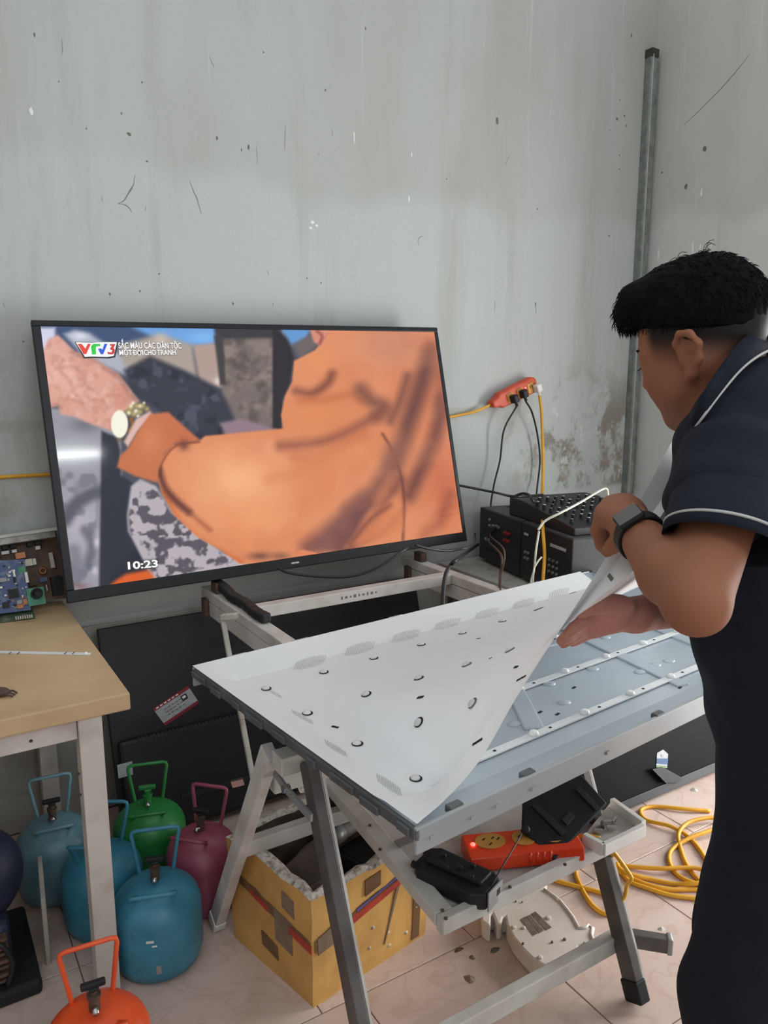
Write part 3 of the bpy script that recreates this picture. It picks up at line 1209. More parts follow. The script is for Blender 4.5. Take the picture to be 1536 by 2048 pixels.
gnd = LG([(72, 92), (290, 100), (370, 92), (600, 92), (560, 268), (480, 282), (272, 276), (190, 282)])
scr_poly('logo_shadow', [(a + (3 if a > 180 else -2), b_ + (3 if b_ > 700 else -1)) for a, b_ in gnd], 'pix_dark', 0.0006)
scr_poly('logo_ground', gnd, 'pix_white', 0.0010)
scr_poly('logo_letter', LG([(98, 116), (150, 116), (196, 176), (226, 116), (266, 116), (206, 246), (170, 246)]), 'pix_red', 0.0014)
scr_poly('logo_letter', LG([(296, 116), (384, 116), (388, 142), (330, 150), (332, 250), (280, 250), (268, 146)]), 'pix_green', 0.0014)
scr_poly('logo_letter', LG([(356, 178), (396, 172), (414, 190), (438, 116), (478, 116), (424, 248), (394, 248)]), 'pix_blue', 0.0014)
scr_poly('logo_letter', LG([(510, 118), (580, 118), (556, 168), (574, 190), (566, 236), (540, 250), (484, 246), (476, 218), (530, 224), (540, 196), (512, 186), (514, 168), (536, 140), (508, 138)]), 'pix_red2', 0.0014)


def scr_text(s, p0, p1, hpx, m='pix_white', d=0.0012, bold=0.02):
    a, b_ = scr_pt(*p0, d), scr_pt(*p1, d)
    ex = nrm(b_ - a)
    ey = nrm(np.cross(tn, ex))
    dep = np.linalg.norm(a - CC)
    size = hpx * dep / FPX / 0.72
    sh = (a - ey * 0.0012 + ex * 0.0008 - tn * 0.0003)
    text_part('caption_shadow', s, 'pix_dark', scr, sh, ex, ey, size, width=np.linalg.norm(b_ - a), depth=0, bold=bold + 0.03)
    return text_part('caption', s, m, scr, a, ex, ey, size, width=np.linalg.norm(b_ - a), depth=0, bold=bold)


scr_text('SẮC MÀU CÁC DÂN TỘC', (237, 697), (363, 697.5), 11.5)
scr_text('MỘT', (238.5, 711), (264, 710.8), 10.5)
scr_text('D', (267, 710.8), (274, 710.7), 10.5)
scr_text('Ò', (275.2, 710.7), (282.6, 710.6), 10.5)
scr_text('I', (284, 710.6), (285.8, 710.6), 10.5)
scr_text('CHO', (288.5, 710.5), (312, 710.3), 10.5)
scr_text('TRANH', (315, 710.3), (352, 710), 10.5)
for q in ([(265.8, 704.6), (270, 704.5), (270, 706.4), (265.8, 706.5)], [(281.8, 701.5), (283.8, 699.6), (284.4, 701.2), (282.6, 703.4)]):
    scr_poly('caption_accent', q, 'pix_white', 0.0013)
scr_text('10:23', (250.5, 1139), (311, 1134), 14, bold=0.03)

# ------------------------------------------------------------------ ceiling tube lamp whose reflection shows in the screen
lp = thing('tube_lamp', 'fluorescent tube lamp on the ceiling, seen only as a reflection in the television', 'lamp', (0.7, -2.07, 3.06))
MB().bb((0.10, -2.10, 3.13), (1.36, -2.04, 3.2)).build('batten', 'white_plastic', lp)
mt, nt, b = new_mat('tube_glow')
b.inputs['Emission Color'].default_value = (0.95, 0.98, 1.0, 1)
b.inputs['Emission Strength'].default_value = 140.0
MB().tube([(0.12, -2.07, 3.10), (1.34, -2.07, 3.10)], 0.014, seg=12).build('tube', mt, lp, smooth=True)
# ------------------------------------------------------------------ folding metal work stand
mat('stand_paint', (196, 193, 188), (164, 156, 148), scale=10, rough=0.55, contrast=(0.45, 0.78))
mat('stand_dark', (96, 92, 90), (74, 70, 68), scale=12, rough=0.5, metal=0.2)
mat('shelf_dust', (196, 192, 188), (160, 146, 136), scale=9, rough=0.9, contrast=(0.4, 0.75))
st = thing('work_stand', 'white painted folding steel work stand carrying the opened panel and the television', 'stand', (1.0, 1.5, 0.0))
LX, RX = 0.655, 1.372
for x in (0.815, 1.61):
    MB().bb((x - 0.02, 1.775, 0.766), (x + 0.022, 2.42, 0.80)).build('upper_rail', 'stand_paint', st, bevel=0.003)
    MB().bb((x - 0.018, 1.02, 0.715), (x + 0.018, 2.40, 0.764)).build('lower_rail', 'stand_paint', st, bevel=0.003)
    MB().bb((x - 0.012, 2.295, 0.80), (x + 0.014, 2.345, 0.834)).build('tv_bracket', 'rust_brown', st, bevel=0.003)
    MB().box((x - 0.03, 2.36, 0.745), (0.012, 0.03, 0.06)).build('hook', 'rust_brown', st)
MB().bb((0.838, 2.095, 0.765), (1.589, 2.135, 0.803)).build('cross_rail', 'stand_paint', st, bevel=0.003)
MB().bb((0.60, 1.36, 0.672), (1.70, 1.41, 0.713)).build('cross_rail', 'stand_paint', st, bevel=0.003)
# printing on the cross rail
pr = MB()
for i in range(9):
    pr.box((1.15 + i * 0.016, 2.0945, 0.785), (0.009 if i % 2 else 0.005, 0.0006, 0.010 - 0.002 * (i % 3)))
pr.build('stamped_print', 'mark_soft', st)
for x in (LX, RX):
    a, b_ = np.array([x, 1.345, 0.70]), np.array([x, 1.05, 0.028])
    d = nrm(b_ - a)
    MB().bar(a, b_, 0.026, 0.046, (0, 1, 0)).build('leg', 'stand_dark', st, bevel=0.003)
    MB().bar(a + (0.0165, 0, 0), b_ + (0.0165, 0, 0), 0.006, 0.044, (0, 1, 0)).build('leg_edge', 'white_metal', st)
    MB().bar(b_ - d * 0.035, b_ + d * 0.018, 0.036, 0.052, (0, 1, 0)).build('foot_cap', 'black_plastic', st, bevel=0.005)
    a, b_ = np.array([x - 0.050, 1.43, 0.70]), np.array([x - 0.050, 1.83, 0.026])
    d = nrm(b_ - a)
    MB().bar(a, b_, 0.028, 0.044, (0, 1, 0)).build('leg', 'stand_paint', st, bevel=0.003)
    MB().bar(b_ - d * 0.02, b_ + d * 0.014, 0.034, 0.05, (0, 1, 0)).build('foot_cap', 'white_plastic', st, bevel=0.004)
    p0, p1, p2 = np.array([x - 0.035, 1.51, 0.655]), np.array([x - 0.035, 1.385, 0.630]), np.array([x - 0.030, 1.275, 0.618])
    MB().bar(p0, p1, 0.006, 0.018).bar(p1, p2, 0.006, 0.018).build('brace', 'grey_metal', st)
    MB().lathe([(0.009, -0.008), (0.009, 0.008)], p1, 12, (1, 0, 0)).build('rivet', 'chrome', st)
MB().bar((LX - 0.02, 1.495, 0.585), (RX, 1.495, 0.585), 0.03, 0.045).build('stretcher', 'stand_paint', st, bevel=0.003)
MB().bar((LX - 0.03, 1.665, 0.33), (RX - 0.03, 1.665, 0.33), 0.03, 0.04).build('stretcher', 'stand_paint', st, bevel=0.003)
MB().bar((LX + 0.01, 1.128, 0.115), (RX + 0.01, 1.128, 0.115), 0.03, 0.045).build('stretcher', 'white_metal', st, bevel=0.003)
MB().bar((RX + 0.012, 1.135, 0.122), (1.472, 1.045, 0.122), 0.026, 0.038).build('stub_bar', 'stand_dark', st, bevel=0.003)
MB().bar((1.470, 1.047, 0.122), (1.480, 1.038, 0.122), 0.031, 0.044).build('end_cap', 'grey_metal', st, bevel=0.004)
# lower shelf frame with dusty board
sA, sB, sC = np.array([0.85, 1.128, 0.40]), np.array([0.905, 1.80, 0.40]), np.array([1.405, 1.136, 0.40])
MB().bar(sA, sB, 0.042, 0.03).build('shelf_rail', 'stand_paint', st, bevel=0.003)
MB().bar(sA + (-0.02, -0.012, -0.004), sC + (0, -0.012, -0.004), 0.024, 0.036).build('shelf_rail', 'stand_paint', st, bevel=0.003)
MB().prism([(0.868, 1.142, 0.386), (1.40, 1.146, 0.386), (1.40, 1.78, 0.386), (0.92, 1.78, 0.386)], (0, 0, 0.010)).build('shelf_board', 'shelf_dust', st)
MB().bar((1.395, 1.14, 0.398), (1.395, 1.78, 0.398), 0.024, 0.03).build('shelf_rail', 'stand_paint', st, bevel=0.003)
for px, py in ((885, 1822), (892, 1838), (1020, 1775), (1130, 1730), (760, 1700), (740, 1652)):
    p = onz(px, py, 0.414)
    MB().lathe([(0.004, 0), (0.004, 0.003), (0.002, 0.004)], p, 10).build('screw', 'rust_brown', st)
# thin prop rod hanging from the left rail
rp = [atd(450, 1236, 2.22), atd(446, 1240, 2.22), atd(462, 1330, 2.20), atd(484, 1440, 2.17), atd(506, 1558, 2.13)]
MB().bar(atd(474, 1232, 2.2), atd(444, 1234, 2.22), 0.02, 0.016).bar(rp[1], rp[2], 0.014, 0.012).bar(rp[2], rp[3], 0.014, 0.012).bar(rp[3], rp[4], 0.014, 0.012).build('prop_rod', 'dirty_white', st, bevel=0.002)
MB().bar(atd(464, 1568, 2.12), atd(488, 1562, 2.12), 0.012, 0.018).build('latch', 'chrome', st)

# black foam strip lying on the left rail
fp = MB()
pts = [(0.822 + 0.004 * math.sin(i * 1.3), 2.36 - i * 0.042, 0.8165 + (0.006 if i < 4 else 0.0)) for i in range(11)]
for a, b_ in zip(pts[:-1], pts[1:]):
    fp.bar(a, b_, 0.030, 0.028)
o = fp.build('foam_strip', 'black_matte', bevel=0.006)
tag(o, 'black padding strip lying on the left rail under the television', 'padding')

# ------------------------------------------------------------------ opened backlight panel lying on the stand
PA = math.atan(0.0976)
pex, pey = np.array([math.cos(PA), math.sin(PA), 0]), np.array([-math.sin(PA), math.cos(PA), 0])
P0 = np.array([0.612, 0.885, 0.0])
PLEN, PDEP = 1.5, 0.83
RP = np.stack([pex, pey, np.array([0, 0, 1.0])], 1)


def pp(u, v, z):
    return P0 + pex * u + pey * v + np.array([0, 0, z])


mat('panel_steel', (184, 194, 202), (172, 183, 192), scale=4, rough=0.36, metal=0.2)
mat('panel_rim', (168, 172, 174), (156, 160, 162), scale=6, rough=0.45, metal=0.25)
mat('panel_dark', (100, 104, 106), (84, 86, 88), scale=18, rough=0.5, metal=0.3)
mat('led_bar', (232, 234, 234), (222, 224, 224), scale=10, rough=0.4)
mat('led_lens', (246, 248, 248), rough=0.1, spec=0.9)
pn = thing('backlight_panel', 'grey steel television backlight tray with LED bars lying flat on the stand', 'panel', pp(PLEN / 2, PDEP / 2, 0.765))
ZB, ZF, ZR = 0.7645, 0.776, 0.81
MB().box(pp(PLEN / 2 + 0.03, PDEP / 2, ZF - 0.004), (PLEN - 0.08, PDEP - 0.02, 0.008), RP).build('tray_floor', 'panel_steel', pn)
wn = MB()
for u0, u1, v0, v1 in ((0, PLEN, 0, 0.008), (0, PLEN, PDEP - 0.008, PDEP), (PLEN - 0.008, PLEN, 0, PDEP)):
    wn.box(pp((u0 + u1) / 2, (v0 + v1) / 2, (ZB + ZR) / 2), (u1 - u0, v1 - v0, ZR - ZB), RP)
wn.build('side_wall', 'panel_rim', pn, bevel=0.002)
MB().box(pp(0.004, PDEP / 2, ZR - 0.0125), (0.008, PDEP, 0.021), RP).build('side_wall', 'panel_dark', pn, bevel=0.002)
sl = MB()
sl.add([pp(0.01, 0.01, ZR - 0.004), pp(PLEN - 0.01, 0.01, ZR - 0.004), pp(PLEN - 0.07, 0.085, ZF), pp(0.07, 0.085, ZF)], [(0, 1, 2, 3)])
sl.add([pp(PLEN - 0.01, 0.01, ZR - 0.004), pp(PLEN - 0.01, PDEP - 0.01, ZR - 0.004), pp(PLEN - 0.07, PDEP - 0.085, ZF), pp(PLEN - 0.07, 0.085, ZF)], [(0, 1, 2, 3)])
sl.add([pp(0.01, PDEP - 0.01, ZR - 0.004), pp(PLEN - 0.01, PDEP - 0.01, ZR - 0.004), pp(PLEN - 0.07, PDEP - 0.085, ZF), pp(0.07, PDEP - 0.085, ZF)], [(0, 1, 2, 3)])
sl.add([pp(0.01, 0.01, ZR - 0.006), pp(0.01, PDEP - 0.01, ZR - 0.006), pp(0.072, PDEP - 0.085, ZF), pp(0.072, 0.085, ZF)], [(0, 1, 2, 3)])
sl.build('sloped_side', 'panel_steel', pn)
# pressed ribs and bosses in the tray floor
for (a, b_, w_, h_) in [((0.62, 0.52), (1.46, 0.40), 0.05, 0.010), ((0.45, 0.16), (0.78, 0.62), 0.045, 0.009), ((0.9, 0.10), (1.05, 0.74), 0.04, 0.008), ((1.15, 0.10), (1.30, 0.74), 0.04, 0.008)]:
    q = [pp(*a, ZF + 0.001), pp(*b_, ZF + 0.001)]
    MB().bar(q[0], q[1], w_, h_).build('pressed_rib', 'panel_steel', pn, bevel=0.004)
for px, py in [(1128, 1405), (1030, 1448), (1062, 1250), (1098, 1368), (1185, 1338), (1280, 1344), (1338, 1322), (1175, 1482), (1036, 1540), (1310, 1330), (1210, 1275), (1175, 1272)]:
    p = onz(px, py, ZF)
    MB().ell(p, (0.018, 0.013, 0.004), seg=14, rg=8).build('boss', 'panel_steel', pn, smooth=True)
for px, py in [(1255, 1262), (1240, 1455), (1395, 1385), (1115, 1428), (1080, 1424), (1215, 1408), (1360, 1375), (1068, 1540), (1148, 1375)]:
    p = onz(px, py, ZF + 0.0006)
    MB().box(p, (0.013, 0.006, 0.0008), rz(PA + 0.2)).build('punched_slot', 'dark_hole', pn)
# LED bars


def loc(p):
    d = np.array(p) - P0
    return d @ pex, d @ pey


v1 = loc(onz(1205, 1409, 0.785))[1]
v2 = loc(onz(1212, 1312, 0.785))[1]
dv = v2 - v1
u_a = loc(onz(1168, 1423, 0.785))[0]
u_b = loc(onz(1212, 1312, 0.785))[0]
SPC = 0.1615
for r, (v, ub) in enumerate([(v1, u_a), (v2, u_b), (v1 + 2 * dv, u_a)]):
    MB().box(pp(0.74, v, ZF + 0.0045), (1.34, 0.019, 0.003), RP).build('led_bar', 'led_bar', pn)
    k0 = int((ub - 0.16) / SPC)
    for k in range(-k0, 9):
        u = ub + k * SPC
        if u > 1.40 or u < 0.1:
            continue
        MB().lathe([(0.0105, 0.0), (0.0105, 0.003), (0.0085, 0.0075), (0.004, 0.009)], pp(u, v, ZF + 0.006), 16).build('led_lens', 'led_lens', pn, smooth=True)
        MB().box(pp(u + 0.05, v, ZF + 0.0065), (0.006, 0.005, 0.001), RP).build('led_hole', 'dark_hole', pn)
# clips on the near wall
for px, py in ((907, 1613), (1053, 1548), (1314, 1430)):
    p = onz(px, py, ZR - 0.004)
    MB().box(p + np.array([0, -0.002, 0]), (0.03, 0.016, 0.014), RP).build('clip', 'panel_dark', pn, bevel=0.003)
for px, py in ((960, 1640), (1020, 1622), (1090, 1585), (865, 1670), (1215, 1500)):
    u, v = loc(onz(px, py, 0.79))
    MB().box(pp(u, -0.001, 0.785), (0.008, 0.003, 0.006), RP).build('tab', 'panel_rim', pn)
# notched lugs along the left wall
for i, v in enumerate([0.03, 0.12, 0.20, 0.30, 0.42, 0.52, 0.60, 0.70, 0.79]):
    MB().box(pp(-0.002, v, 0.797 - 0.004 * (i % 2)), (0.006, 0.03 + 0.02 * (i % 3), 0.014), RP).build('lug', 'panel_dark', pn, bevel=0.0015)
for u in (0.12, 0.30, 0.62, 0.95, 1.2):
    MB().box(pp(u, PDEP + 0.002, 0.806), (0.05, 0.006, 0.016), RP).build('tab', 'panel_rim', pn)

# ------------------------------------------------------------------ white reflector sheet, being lifted
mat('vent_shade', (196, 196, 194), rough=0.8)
mat('sheet_white', (246, 247, 246), (241, 242, 241), scale=3, rough=0.5, spec=0.35)
def translucent(name, f):
    nt = MATS[name].node_tree
    b = nt.nodes['Principled BSDF']
    t = nt.nodes.new('ShaderNodeBsdfTranslucent')
    t.inputs['Color'].default_value = (0.86, 0.87, 0.9, 1)
    m = nt.nodes.new('ShaderNodeMixShader')
    m.inputs[0].default_value = f
    nt.links.new(b.outputs[0], m.inputs[1])
    nt.links.new(t.outputs[0], m.inputs[2])
    nt.links.new(m.outputs[0], nt.nodes['Material Output'].inputs['Surface'])


translucent('sheet_white', 0.16)
shd = thing('reflector_sheet', 'large white plastic reflector sheet with round holes, its near side lifted by the man', 'sheet', pp(0.6, 0.4, 0.80))
ZS, ZSR = 0.789, 0.8155
kn = [0, 0.10, 0.22, 0.36, 0.50, 0.63, 0.77, 0.95, 1.15, 1.43]
Ep = [pp(0.004, 0.004, ZSR), atd(893, 1597, 1.215), atd(960, 1520, 1.21), atd(1030, 1400, 1.20), atd(1100, 1290, 1.19), atd(1165, 1190, 1.17),
      atd(1233, 1080, 1.155), atd(1300, 965, 1.31), atd(1365, 850, 1.50), atd(1430, 800, 1.66)]
Kp = [pp(0.004, 0.085, ZSR), onz(868, 1572, 0.792), atd(940, 1496, 1.26), atd(1016, 1382, 1.26), atd(1098, 1284, 1.235), atd(1172, 1216, 1.15),
      atd(1262, 1146, 1.10), atd(1345, 1075, 1.20), atd(1420, 1000, 1.42), atd(1480, 930, 1.62)]


def interp(cp, u):
    """catmull-rom through control points at knots kn"""
    u = min(max(u, kn[0]), kn[-1] - 1e-6)
    i = max(k for k in range(len(kn) - 1) if kn[k] <= u)
    t = (u - kn[i]) / (kn[i + 1] - kn[i])
    p1, p2 = cp[i], cp[i + 1]
    m1 = (cp[i + 1] - cp[i - 1]) / (kn[i + 1] - kn[i - 1]) if i > 0 else (p2 - p1) / (kn[i + 1] - kn[i])
    m2 = (cp[i + 2] - cp[i]) / (kn[i + 2] - kn[i]) if i + 2 < len(cp) else (p2 - p1) / (kn[i + 1] - kn[i])
    h = kn[i + 1] - kn[i]
    return ((2 * t ** 3 - 3 * t ** 2 + 1) * p1 + (t ** 3 - 2 * t ** 2 + t) * h * m1 + (-2 * t ** 3 + 3 * t ** 2) * p2 + (t ** 3 - t ** 2) * h * m2)


us = sorted(set([0.0, 0.02, 0.04, 0.06, 0.07, 0.08] + [0.08 + 0.02 * i for i in range(1, 68)]))
us = [u for u in us if u <= 1.43]
NR = 26
G = []
for u in us:
    Eu, Ku = interp(Ep, u), interp(Kp, u)
    zb = ZS + (ZSR - ZS) * max(0.0, 1 - u / 0.075)
    lift = np.clip((u - 0.35) / 0.25, 0, 1)
    view = nrm(Eu - CC)
    dirEK = Ku - Eu
    E2 = Eu + dirEK * 0.42 * lift + view * 0.040 * lift + dirEK * 0.12 * (1 - lift)
    Fc = pp(u, PDEP - 0.095, zb)
    Fr = pp(u + 0.012 * u, PDEP - 0.003, ZSR)
    flat = pp(u, 0.30, zb)
    M = flat * 0.72 + (0.5 * (Ku + Fc)) * 0.28
    M[2] = max(M[2], zb)
    col = [Eu, Eu * 0.5 + E2 * 0.5, E2, E2 * 0.5 + Ku * 0.5, Ku]
    for k in range(1, NR):
        t = k / NR
        q = (1 - t) ** 2 * Ku + 2 * t * (1 - t) * M + t * t * Fc
        if u < 0.35:
            s = pp(u, 0.085 + t * (PDEP - 0.18), zb)
            wgt = sstep(np.array(u), 0.10, 0.34)
            q = s * (1 - wgt) + q * wgt
        q[2] = max(q[2], zb)
        col.append(q)
    col += [Fc, Fc * 0.5 + Fr * 0.5, Fr]
    G.append(col)
smb = MB().grid(G)
sheet = smb.build('sheet', 'sheet_white', shd, smooth=True, recalc=False)
for p in sheet.data.polygons:
    pass
em = sheet.data
# keep the creases sharp
try:
    mcol = len(G[0])
    ed = {tuple(sorted(e.vertices)): e for e in em.edges}
    for i in range(len(G) - 1):
        for r in (2, 4, mcol - 3):
            e = ed.get(tuple(sorted((i * mcol + r, (i + 1) * mcol + r))))
            if e:
                e.use_edge_sharp = True
    k = min(range(len(us)), key=lambda i: abs(us[i] - 0.075))
except Exception as ex:
    print('crease', ex)
from mathutils.bvhtree import BVHTree
bvh = BVHTree.FromPolygons([Vector(v) for v in smb.v], smb.f)


def on_sheet(px, py):
    d = Vector(nrm(ray(px, py)))
    h = bvh.ray_cast(Vector(CC), d)
    if h[0] is None:
        return None, None
    n = np.array(h[1])
    if n @ np.array(d) > 0:
        n = -n
    return np.array(h[0]), n


for px, py in [(533, 1378), (648, 1345), (748, 1317), (843, 1290), (925, 1267), (1005, 1243), (615, 1427), (733, 1389), (838, 1357), (934, 1330), (1020, 1301), (715, 1488),
               (838, 1445), (946, 1407), (832, 1558)]:
    p, n = on_sheet(px, py)
    if p is None:
        continue
    h = MB().lathe([(0.0115, 0.0008), (0.0115, 0.0016)], p, 20, n).build('lens_hole', 'dark_hole' if px < 900 else 'mark_soft', shd)
    _, s_, u_ = frame_for(n, pey)
    q = p + s_ * 0.0012 + u_ * 0.0006
    MB().lathe([(0.0088, 0.0012), (0.0088, 0.003), (0.006, 0.006), (0.002, 0.0068)], q, 16, n).build('lens', 'white_plastic', shd, smooth=True)
for (a, b_, wd) in [((664, 1453), (677, 1456), 0.006), ((835, 1396), (847, 1394), 0.007), ((946, 1490), (965, 1478), 0.004), ((1034, 1362), (1052, 1352), 0.003), ((1029, 1335), (1036, 1334), 0.005),
                    ((953, 1278), (961, 1277), 0.003), ((1068, 1222), (1086, 1215), 0.005), ((1140, 1188), (1152, 1184), 0.002), ((984, 1316), (978, 1318), 0.002)]:
    p, n = on_sheet(*a)
    q, n2 = on_sheet(*b_)
    if p is None or q is None:
        continue
    MB().bar(p + n * 0.0009, q + n2 * 0.0009, wd, 0.0008, n).build('slot', 'dark_hole', shd)
for (a, b_) in [((1218, 1150), (1225, 1160)), ((1322, 1040), (1334, 1021))]:
    p, n = on_sheet(*a)
    q, n2 = on_sheet(*b_)
    if p is not None and q is not None:
        MB().bar(p + n * 0.0009, q + n2 * 0.0009, 0.006, 0.0008, n).build('flange_slot', 'mark_soft', shd)
# ventilation slits pressed in the borders
for gi, (cx, cy, wpx, hpx, sx, tilt) in enumerate([(620, 1325, 62, 22, 8, -0.24), (720, 1297, 58, 22, 8, -0.24), (812, 1272, 54, 20, 7, -0.24), (895, 1248, 50, 18, 7, -0.24), (975, 1227, 46, 17, 6, -0.24),
                                                 (1048, 1207, 42, 16, 6, -0.24), (1118, 1186, 40, 15, 6, -0.24), (545, 1384, 36, 10, 3, 0.55), (605, 1434, 42, 12, 3, 0.55), (672, 1497, 44, 16, 4, 0.6), (778, 1570, 50, 24, 5, 0.62)]):
    mbv = MB()
    nsl = max(8, int(wpx / 4.2))
    for k in range(nsl):
        f = (k + 0.5) / nsl - 0.5
        x = cx + f * wpx
        y = cy + f * wpx * tilt
        hh = hpx * (0.35 + 0.65 * math.sqrt(max(0, 1 - (2 * f) ** 2 * 0.8))) * 0.5
        if gi < 7:
            a, b_ = (x - sx * 0.35, y + hh), (x + sx * 0.35, y - hh)
        else:
            a, b_ = (x + 2, y + hh * 0.9), (x - 2, y - hh * 0.9)
        p, n = on_sheet(*a)
        q, n2 = on_sheet(*b_)
        if p is None or q is None or np.linalg.norm(p - q) > 0.08:
            continue
        mbv.bar(p + n * 0.0007, q + n2 * 0.0007, 0.0011, 0.0006, n)
    if mbv.v:
        vo = mbv.build('vent_slits', 'vent_shade', shd)
        vo['kind'] = 'stuff'
# ------------------------------------------------------------------ the man
man = thing('person', 'man in a dark navy polo shirt lifting the white sheet with both hands', 'person', (1.12, 0.62, 0.0))
Z3 = np.array([0, 0, 1.0])
fh = nrm((-0.139, 0.990, 0))
hp_ = math.radians(18)
HF = fh * math.cos(hp_) - Z3 * math.sin(hp_)
HU = fh * math.sin(hp_) + Z3 * math.cos(hp_)
HL = np.cross(HU, HF)
HU = nrm(HU * math.cos(math.radians(9)) + HL * math.sin(math.radians(9)))
HL = np.cross(HU, HF)
RH = np.stack([HF, HL, HU], 1)
HC = atd(1409, 690, 1.20)
HS = 0.96


def hd(x, y, z):
    return HC + HS * (HF * x + HL * y + HU * z)


ft = nrm((-0.50, 0.866, 0))
lt = np.array([-ft[1], ft[0], 0])
RTt = np.stack([ft, lt, Z3], 1)
NB = atd(1486, 826, 1.21)              # base of the neck
CH = atd(1548, 1000, 1.20)              # chest
BE = atd(1580, 1260, 1.20)             # belly
PE = atd(1606, 1480, 1.22)             # pelvis
SHL = atd(1462, 938, 1.06)             # left shoulder
ELL = atd(1392, 1206, 0.90)           # left elbow
WRL = atd(1276, 1066, 1.07)            # left wrist
SHR = NB - lt * 0.20 - Z3 * 0.07       # right shoulder
ELR = atd(1440, 1190, 1.43)
WRR = atd(1272, 1230, 1.31)

# ---- skin
F = Field((0.60, 0.36, 0.86), (1.50, 1.16, 1.72), 0.004)
F.ell(hd(-0.012, 0, 0.03), np.array([0.095, 0.076, 0.088]) * HS, RH, 0.01)
F.ell(hd(0.042, 0, 0.040), np.array([0.054, 0.060, 0.055]) * HS, RH, 0.02)
F.ell(hd(0.045, 0, -0.03), np.array([0.056, 0.060, 0.082]) * HS, RH, 0.03)
F.ell(hd(0.045, 0, -0.078), np.array([0.046, 0.052, 0.036]) * HS, RH, 0.03)
F.ell(hd(0.082, 0, -0.104), np.array([0.018, 0.022, 0.018]) * HS, RH, 0.025)
for s in (-1, 1):
    F.ell(hd(0.058, 0.040 * s, -0.030), np.array([0.032, 0.026, 0.036]) * HS, RH, 0.03)
    F.cap(hd(0.088, 0.012 * s, 0.020), hd(0.072, 0.050 * s, 0.018), 0.012, 0.010, 0.016)
    F.ell(hd(0.086, 0.032 * s, -0.001), np.array([0.010, 0.015, 0.010]) * HS, RH, 0.006)
    F.cap(hd(0.096, 0.034 * s, 0.006), hd(0.090, 0.046 * s, 0.002), 0.0035, 0.003, 0.004)
    F.cap(hd(0.03, 0.052 * s, -0.06), hd(-0.02, 0.056 * s, -0.03), 0.022, 0.02, 0.03)
F.cap(hd(0.093, 0, 0.008), hd(0.110, 0, -0.030), 0.009, 0.0135, 0.012)
for s in (-1, 1):
    F.ell(hd(0.099, 0.013 * s, -0.034), np.array([0.012, 0.009, 0.008]) * HS, RH, 0.008)
F.cap(hd(0.092, -0.016, -0.058), hd(0.092, 0.016, -0.058), 0.010, None, 0.008)
F.cap(hd(0.0935, -0.014, -0.070), hd(0.0935, 0.014, -0.070), 0.009, None, 0.006)
F.cap(hd(0.108, -0.02, -0.0635), hd(0.108, 0.02, -0.0635), 0.003, None, 0.003, 'sub')
# ears
for s in (-1, 1):
    F.ell(hd(-0.012, 0.076 * s, -0.014), np.array([0.020, 0.009, 0.030]) * HS, RH, 0.008)
    rim = [(-0.000, 0.078, -0.046), (-0.008, 0.086, -0.038), (-0.030, 0.092, -0.020), (-0.038, 0.094, 0.002), (-0.028, 0.092, 0.022), (-0.010, 0.088, 0.026), (0.004, 0.082, 0.014), (0.004, 0.079, 0.000)]
    pts = [hd(a, b_ * s, c) for a, b_, c in rim]
    F.chain(pts, [0.008, 0.008, 0.006, 0.0055, 0.0055, 0.0055, 0.005, 0.004], 0.006)
    F.ell(hd(-0.010, 0.088 * s, -0.006), np.array([0.010, 0.007, 0.014]) * HS, RH, 0.004, 'sub')
    F.cap(hd(0.000, 0.081 * s, -0.006), hd(0.002, 0.081 * s, -0.020), 0.005, 0.005, 0.005)
# neck
F.cap(hd(-0.024, 0, -0.045), NB + ft * 0.02, 0.052, 0.050, 0.03)
F.cap(hd(0.02, 0, -0.08), NB + ft * 0.03 - Z3 * 0.02, 0.040, 0.05, 0.03)
# trunk
F.cap(NB + lt * 0.02, SHL, 0.06, 0.056, 0.04)
F.cap(NB - lt * 0.02, SHR, 0.06, 0.056, 0.04)
F.ell(CH, (0.095, 0.145, 0.17), RTt, 0.04)
F.ell(BE, (0.095, 0.135, 0.17), RTt, 0.05)
F.ell(PE, (0.09, 0.13, 0.10), RTt, 0.05)
# left arm
F.cap(SHL, ELL, 0.053, 0.038, 0.02)
mid = ELL * 0.62 + WRL * 0.38
F.cap(ELL, mid, 0.034, 0.040, 0.016)
F.cap(mid, WRL, 0.041, 0.0285, 0.012)
# left hand: back of the hand, four fingers over the sheet, thumb under it
KN = [atd(1206, 1028, 1.125), atd(1220, 1012, 1.15), atd(1238, 1003, 1.172), atd(1256, 1002, 1.19)]
for i, k in enumerate(KN):
    F.cap(WRL + (KN[i] - WRL) * 0.08, k, 0.021, 0.0125, 0.018)
F.ell((WRL + KN[1] + KN[2]) / 3, (0.03, 0.03, 0.026), None, 0.02)
fing = [[KN[0], atd(1195, 1062, 1.150), atd(1204, 1090, 1.160), atd(1216, 1104, 1.166)],
        [KN[1], atd(1203, 1046, 1.185), atd(1208, 1080, 1.196), atd(1220, 1100, 1.196)],
        [KN[2], atd(1220, 1036, 1.215), atd(1220, 1068, 1.226), atd(1230, 1090, 1.22)],
        [KN[3], atd(1240, 1030, 1.225), atd(1238, 1056, 1.235), atd(1246, 1076, 1.23)]]
for i, q in enumerate(fing):
    r0 = (0.0108, 0.0112, 0.0106, 0.0092)[i]
    F.chain(q, [r0 * 1.08, r0, r0 * 0.93, r0 * 0.8], 0.005)
F.chain([WRL + (KN[0] - WRL) * 0.25, atd(1248, 1074, 1.095), atd(1228, 1090, 1.112), atd(1214, 1103, 1.128)], [0.018, 0.0145, 0.0115, 0.0095], 0.006)
